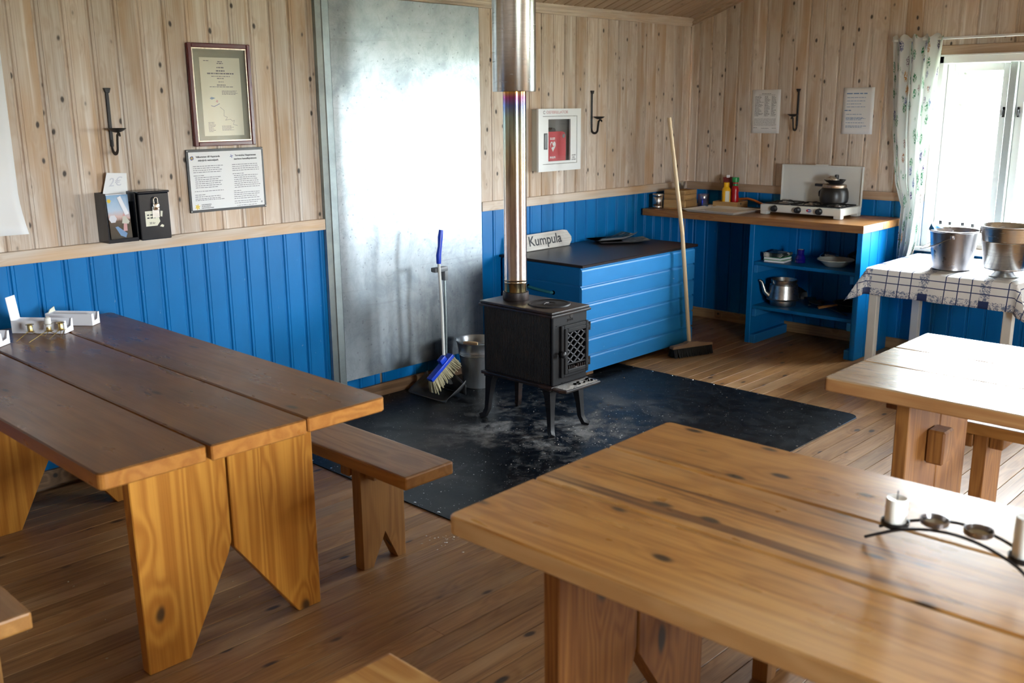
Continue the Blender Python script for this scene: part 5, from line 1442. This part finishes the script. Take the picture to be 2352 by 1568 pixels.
# notices on the gable wall
def notice(lbl, yl, yr, z0, z1, kind):
    root = thing('notice', lbl, 'notice', (-.003, (yl+yr)/2, z0), 0, None)
    def sh_(u, v): return Vector((-.003-.002*math.sin(u*5+v*3)-.003*(1-v)*u, yl+(yr-yl)*u, z0+(z1-z0)*v))
    pg = B().grid(sh_, 8, 8).build('page', M['paper'], root, True, thick=.0005)
    T = lambda a, c: (-.0094, yl-a, z0+c); W_, H_ = yl-yr, z1-z0
    b = B()
    if kind == 1:
        rows_of_text(b, T, W_*.35, W_*.68, [H_*.90], .003, 1, 0, .012); rows_of_text(b, T, W_*.25, W_*.82, [H_*.875], .002, 2, 0, .012)
        for c0, c1 in ((.12, .42), (.46, .66), (.70, .88)):
            rows_of_text(b, T, W_*c0, W_*c1, [H_*(.84-.026*k) for k in range(18)], .003, int(c0*100), .5, .014)
        rows_of_text(b, T, W_*.12, W_*.9, [H_*(.33-.022*k) for k in range(8)], .0016, 5, .05, .016)
        rows_of_text(b, T, W_*.10, W_*.24, [H_*.12], .003, 6, 0, .012); rows_of_text(b, T, W_*.38, W_*.66, [H_*.11], .003, 7, 0, .012); rows_of_text(b, T, W_*.75, W_*.9, [H_*.115], .003, 8, 0, .012)
        tag(b.build('small_print', M['ink_grey'], pg), kind='stuff')
    else:
        rows_of_text(b, T, W_*.12, W_*.78, [H_*.86], .007, 1, 0, .030)
        for i, f_ in enumerate((.78, .71, .645, .58, .42, .35, .33, .305, .24, .17, .145)):
            rows_of_text(b, T, W_*.14, W_*(.92 if i % 3 == 0 else .75), [H_*f_], .0032, 20+i, .25, .018)
        rows_of_text(b, T, W_*.08, W_*.32, [H_*.50], .006, 3, 0, .022)
        tag(b.build('blue_print', M['ink_blue'], pg), kind='stuff')
notice('white printed notice left of the sconce on the gable wall', -.535, -.757, 1.392, 1.690, 1)
notice('white notice in blue print beside the curtain', -1.213, -1.425, 1.395, 1.693, 2)

# ------------------------------------------------------------------ brush and dustpan set
dp = thing('dustpan', 'dark long-handled dustpan standing on the plate by the wall', 'dustpan', (-2.74, -.24, .006))
def pan(u, v):                      # u: from the mouth to the back, v: across
    x = -2.872+.155*u; y = -.402+.322*v
    z = .008+.012*u**2 + (.055+.030*u)*(abs(v-.5)*2)**6*(u**.5) 
    return Vector((x, y, z))
b = B().grid(pan, 14, 22)
b.grid(lambda u, v: Vector((-2.717+.014*math.sin(PI*u), -.402+.322*u, .020+(.105*v)*(.55+.45*math.sin(PI*u)))), 14, 4)
b.build('pan', M['dark_plastic'], dp, True, sharp=60, thick=.003)
b = B().prism([(-.285, .060), (-.195, .060), (-.225, .105), (-.255, .105)], 'x', -2.728, -2.704, .003); b.build('neck', M['grey_plastic'], dp)
B().tube([(-2.716, -.240, .095), (-2.703, -.232, .40), (-2.709, -.238, .54), (-2.700, -.228, .640), (-2.700, -.228, .705)], .0075, 10).build('pole', M['galv_strip'], dp, True)
b = B().box(-2.785, -2.688, -.248, -.208, .703, .730, .008, 2); b.box(-2.713, -2.688, -.246, -.210, .650, .706, .006, 2); b.build('clip', M['grey_plastic'], dp, True)
hb = thing('lobby_brush', 'long-handled brush with blue grip and head hanging on the dustpan', 'brush', (-2.75, -.25, .06))
B().tube([(-2.752, -.262, .235), (-2.757, -.262, .50), (-2.765, -.255, .770)], .0085, 10).build('pole', M['white_metal'], hb, True)
gp_ = [(-2.765, -.255, .755), (-2.766, -.256, .80), (-2.755, -.256, .85), (-2.750, -.256, .90), (-2.743, -.256, .938)]
B().tube(gp_, [.013, .0145, .012, .0145, .012], 12).build('grip', M['blue_plastic'], hb, True)
# head leans: from upper right (-2.705,.235) to lower left (-2.872,.115)
hd = Vector((-2.705+2.872, 0, .228-.112)); ln = hd.length; ang_ = math.atan2(hd.z, hd.x)
MH = Matrix.Translation((-2.872, -.275, .112)) @ Matrix.Rotation(-ang_, 4, 'Y')
b = B().box(0, ln, -.022, .022, -.010, .014, .006, 2, MH); b.box(ln*.55, ln*.78, -.016, .016, .013, .045, .006, 2, MH); b.build('head', M['blue_plastic'], hb, True)
b = B(); q = random.Random(8)
for i in range(30):
    for j in range(7):
        p0 = Vector((ln*(.02+.96*i/29), -.017+.0057*j, -.010)); sp2 = (i/29-.5)*.040
        p1_ = p0+Vector((sp2+q.uniform(-.012, .012), (j-3)*.003+q.uniform(-.010, .010), -.066-q.uniform(0, .014)))
        b.tube([MH @ p0, MH @ p0.lerp(p1_, .5), MH @ p1_], [.0030, .0036, .0030], 4)
o = b.build('bristles', M['bristle'], hb); o['kind'] = 'stuff'

# zinc bucket with wooden grip
zb = thing('zinc_bucket', 'ribbed zinc bucket with wooden grip beside the stove', 'bucket', (-2.492, -.268, .006))
loc(B().lathe([(0, .006), (.082, .006), (.083, 0), (.086, .0), (.087, .008), (.108, .188), (.111, .191), (.1085, .195), (.1115, .199), (.109, .203), (.112, .207), (.110, .211), (.120, .262), (.125, .268), (.125, .274), (.121, .275), (.117, .266), (.106, .200), (.084, .012), (0, .010)], 48), 'pail', M['zinc'], zb, True)
hb_ = []
for k in range(17):
    a = PI*k/16; p = Vector((.122*math.cos(a), -.128*math.sin(a)*.98, .262+.0*math.sin(a)+.006))
    hb_.append(Matrix.Rotation(R(-62), 4, 'Z') @ (p+Vector((0, 0, .012*math.sin(a)))))
loc(B().tube(hb_, .0028, 6), 'bail', M['steel'], zb, True)
mid = hb_[8]; dvec = (hb_[9]-hb_[7]).normalized()
loc(B().tube([mid-dvec*.042, mid-dvec*.03, mid+dvec*.03, mid+dvec*.042], [.008, .0105, .0105, .008], 12), 'wooden_grip', M['handle_wood'], zb, True)
for s_ in (0, -1): loc(B().lathe([(0, .008), (.010, .006), (.011, -.004), (0, -.006)], 10, tuple(hb_[s_])), 'ear', M['zinc'], zb, True)

# push broom leaning on the chest
pb = thing('push_broom', 'wooden push broom with black bristles leaning on the blue chest', 'broom', (-1.05, -.775, 0))
B().tube([(-1.056, -.772, .085), (-1.10, -.69-.03, .80), (-1.140, -.612-.01, 1.515)], [.0135, .0135, .0125], 14).build('handle', M['handle_wood'], pb, True)
ax = Vector((.30, -.105, 0)).normalized(); MB = Matrix.Translation((-1.050, -.785, 0)) @ Matrix.Rotation(math.atan2(ax.y, ax.x), 4, 'Z')
blk = []
n_ = 12
b = B()
top_prof = [(-.160, .066), (-.155, .074), (-.06, .080), (-.035, .094), (.035, .094), (.06, .080), (.155, .074), (.160, .066), (.160, .056), (-.160, .056)]
b.prism(top_prof, 'y', -.022, .022, .003, MB); b.build('block', M['rustwood'], pb)
b = B(); q = random.Random(12)
for i in range(34):
    for j in range(6):
        p0 = Vector((-.150+.300*i/33, -.017+.034*j/5, .058)); p1_ = p0+Vector((q.uniform(-.006, .006), (j/5-.5)*.045+q.uniform(-.006, .006), -.056))
        b.tube([MB @ p0, MB @ p1_], [.0042, .0052], 4)
o = b.build('bristles', M['bristle_dark'], pb); o['kind'] = 'stuff'

# ------------------------------------------------------------------ candle boxes and wire holders on the dark table
TZ1 = .7415
def cardbox(lbl, p, q_, depth, h, flap, grp='white cardboard boxes on the dark table', torn=False):
    """open tray carton; p -> q_ is the long bottom edge nearest the viewer, depth is measured away from it"""
    P, Q = Vector((p[0], p[1], 0)), Vector((q_[0], q_[1], 0)); L_ = (Q-P).length
    rz = math.atan2((Q-P).y, (Q-P).x)
    root = thing('candle_box', lbl, 'box', (p[0], p[1], TZ1), rz, grp)
    t_ = .002
    loc(B().box(0, L_, 0, depth, 0, t_), 'bottom', M['card'], root)
    loc(B().box(0, L_, 0, t_, t_, h, 0), 'front_wall', M['card'], root)
    loc(B().box(0, L_, depth-t_, depth, t_, h, 0), 'back_wall', M['card'], root)
    u_ = [(.002, t_), (depth-.002, t_), (depth-.002, h), (depth-.010, h), (depth-.018, h*.45), (.020, h*.35), (.015, h), (.002, h)]
    loc(B().prism(u_, 'x', L_-t_, L_), 'notched_end', M['card'], root)
    loc(B().prism([(.002, t_), (depth-.002, t_), (depth-.002, h), (.002, h)], 'x', 0, t_), 'end_wall', M['card'], root)
    if flap:
        loc(B().box(-.004, -.002, .001, depth-.001, h, h+flap, 0, 1, Matrix.Translation((.003, 0, h)) @ Matrix.Rotation(R(-7), 4, 'Y') @ Matrix.Translation((0, 0, -h))), 'end_flap', M['card'], root)
    if torn:
        loc(B().prism([(.004, h), (depth-.004, h), (depth-.010, h+.020), (.02, h+.014)], 'x', .010, .013), 'torn_flap', M['cream_paper'], root)
    return root
cardbox('open white candle box with a raised end flap', (-4.985, -.215), (-4.847, -.382), .065, .050, .092)
cardbox('open white candle box nearest the blue wall', (-4.835, -.165), (-4.712, -.320), .060, .048, 0, torn=True)
cardbox('open white candle box at the left edge of the picture', (-5.215, -.285), (-5.103, -.425), .065, .050, 0)
def angel_holder(lbl, cups, feet, grp='brass wire candle holders'):
    cx, cy = sum(c[0] for c in cups)/len(cups), sum(c[1] for c in cups)/len(cups)
    root = thing('wire_candle_holder', lbl, 'candle holder', (cx, cy, TZ1), 0, grp)
    for i, (x, y, cand) in enumerate(cups):
        cp = B().lathe([(.016, .022), (.017, .0225), (.011, .024), (.0095, .026), (.0095, .048), (.016, .050), (.0155, .051), (.0085, .0495), (.008, .026), (0, .026)], 18, (x, y, TZ1)).build('cup', M['brass'], root, True)
        if cand: B().lathe([(0, .030), (.0078, .030), (.0120, .0515), (.0115, .074), (.004, .078), (0, .076)], 16, (x, y, TZ1)).build('candle_stub', M['wax'], cp, True)
        fx_, fy_ = feet[i]
        B().tube([(x, y, TZ1+.023), ((x*2+fx_)/3, (y*2+fy_)/3, TZ1+.020), (fx_, fy_, TZ1+.0025)], .0016, 6).build('wire_leg', M['brass'], root, True)
    for (a, c) in zip(cups, cups[1:]):
        B().tube([(a[0], a[1], TZ1+.022), ((a[0]+c[0])/2+.01, (a[1]+c[1])/2-.02, TZ1+.004), (c[0], c[1], TZ1+.022)], .0016, 6).build('cross_wire', M['brass'], root, True)
    return root
angel_holder('brass wire holder with three small candle cups in front of the boxes', [(-4.962, -.345, 0), (-4.908, -.385, 1), (-4.868, -.400, 0)], [(-5.030, -.385), (-5.005, -.440), (-4.930, -.440)])
tag(B().tube([(-4.855, -.40, TZ1+.020), (-4.885, -.445, TZ1+.003), (-4.895, -.462, TZ1+.004)], .0017, 6).build('wire_hook', M['brass'], None, True, org=(-4.88, -.44, TZ1)), 'loose brass wire hook lying beside the small candle cups', 'wire')

# ------------------------------------------------------------------ black candle holder on the honey table
cz_ = .7415
hx = lambda y: -4.462-.55*(y+3.64)**2*1.2
hz = lambda y: max(.004, .052*(1-((y+3.64)/.170)**2))
chn = thing('candle_holder', 'black arched metal candle holder with two white candles', 'candle holder', (-4.47, -3.64, cz_))
for off, nm2 in ((-.030, 'rod'), (.030, 'rod')):
    P = []
    for k in range(21):
        y_ = -3.475-.33*k/20
        P.append((hx(y_)+off*(1 if abs(y_+3.64) < .13 else 1.15), y_, cz_+hz(y_)))
    B().tube(P, .0032, 8).build(nm2, M['iron'], chn, True)
for i, y_ in enumerate((-3.517, -3.590, -3.672, -3.757)):
    z_ = cz_+hz(y_); x_ = hx(y_)
    cup = B().lathe([(0, .001), (.022, .001), (.0265, .004), (.0275, .014), (.0255, .0145), (.0215, .004), (0, .003)], 28, (x_, y_, z_)).build('cup', M['iron'] if i in (0, 3) else M['steel_dark'], chn, True)
    if i in (0, 3):
        h_ = .058 if i == 0 else .085
        cd = thing('candle', 'short white candle at the left end of the black holder' if i == 0 else 'taller white candle at the right edge of the picture', 'candle', (x_, y_, z_+.0042), 0, 'candles in the black holder')
        loc(B().lathe([(0, 0), (.0205, 0), (.021, .002), (.021, h_-.002), (.0195, h_), (.010, h_-.002), (0, h_-.004)], 28), 'wax', M['wax'], cd, True)
        loc(B().tube([(0, 0, h_-.005), (.001, 0, h_+.006), (.004, .001, h_+.014)], .0012, 6), 'wick', M['ink'], cd, True)
    else:
        B().lathe([(0, .006), (.018, .006), (.019, .004)], 24, (x_, y_, z_)).build('glass_insert', M['bowl'], cup, True)
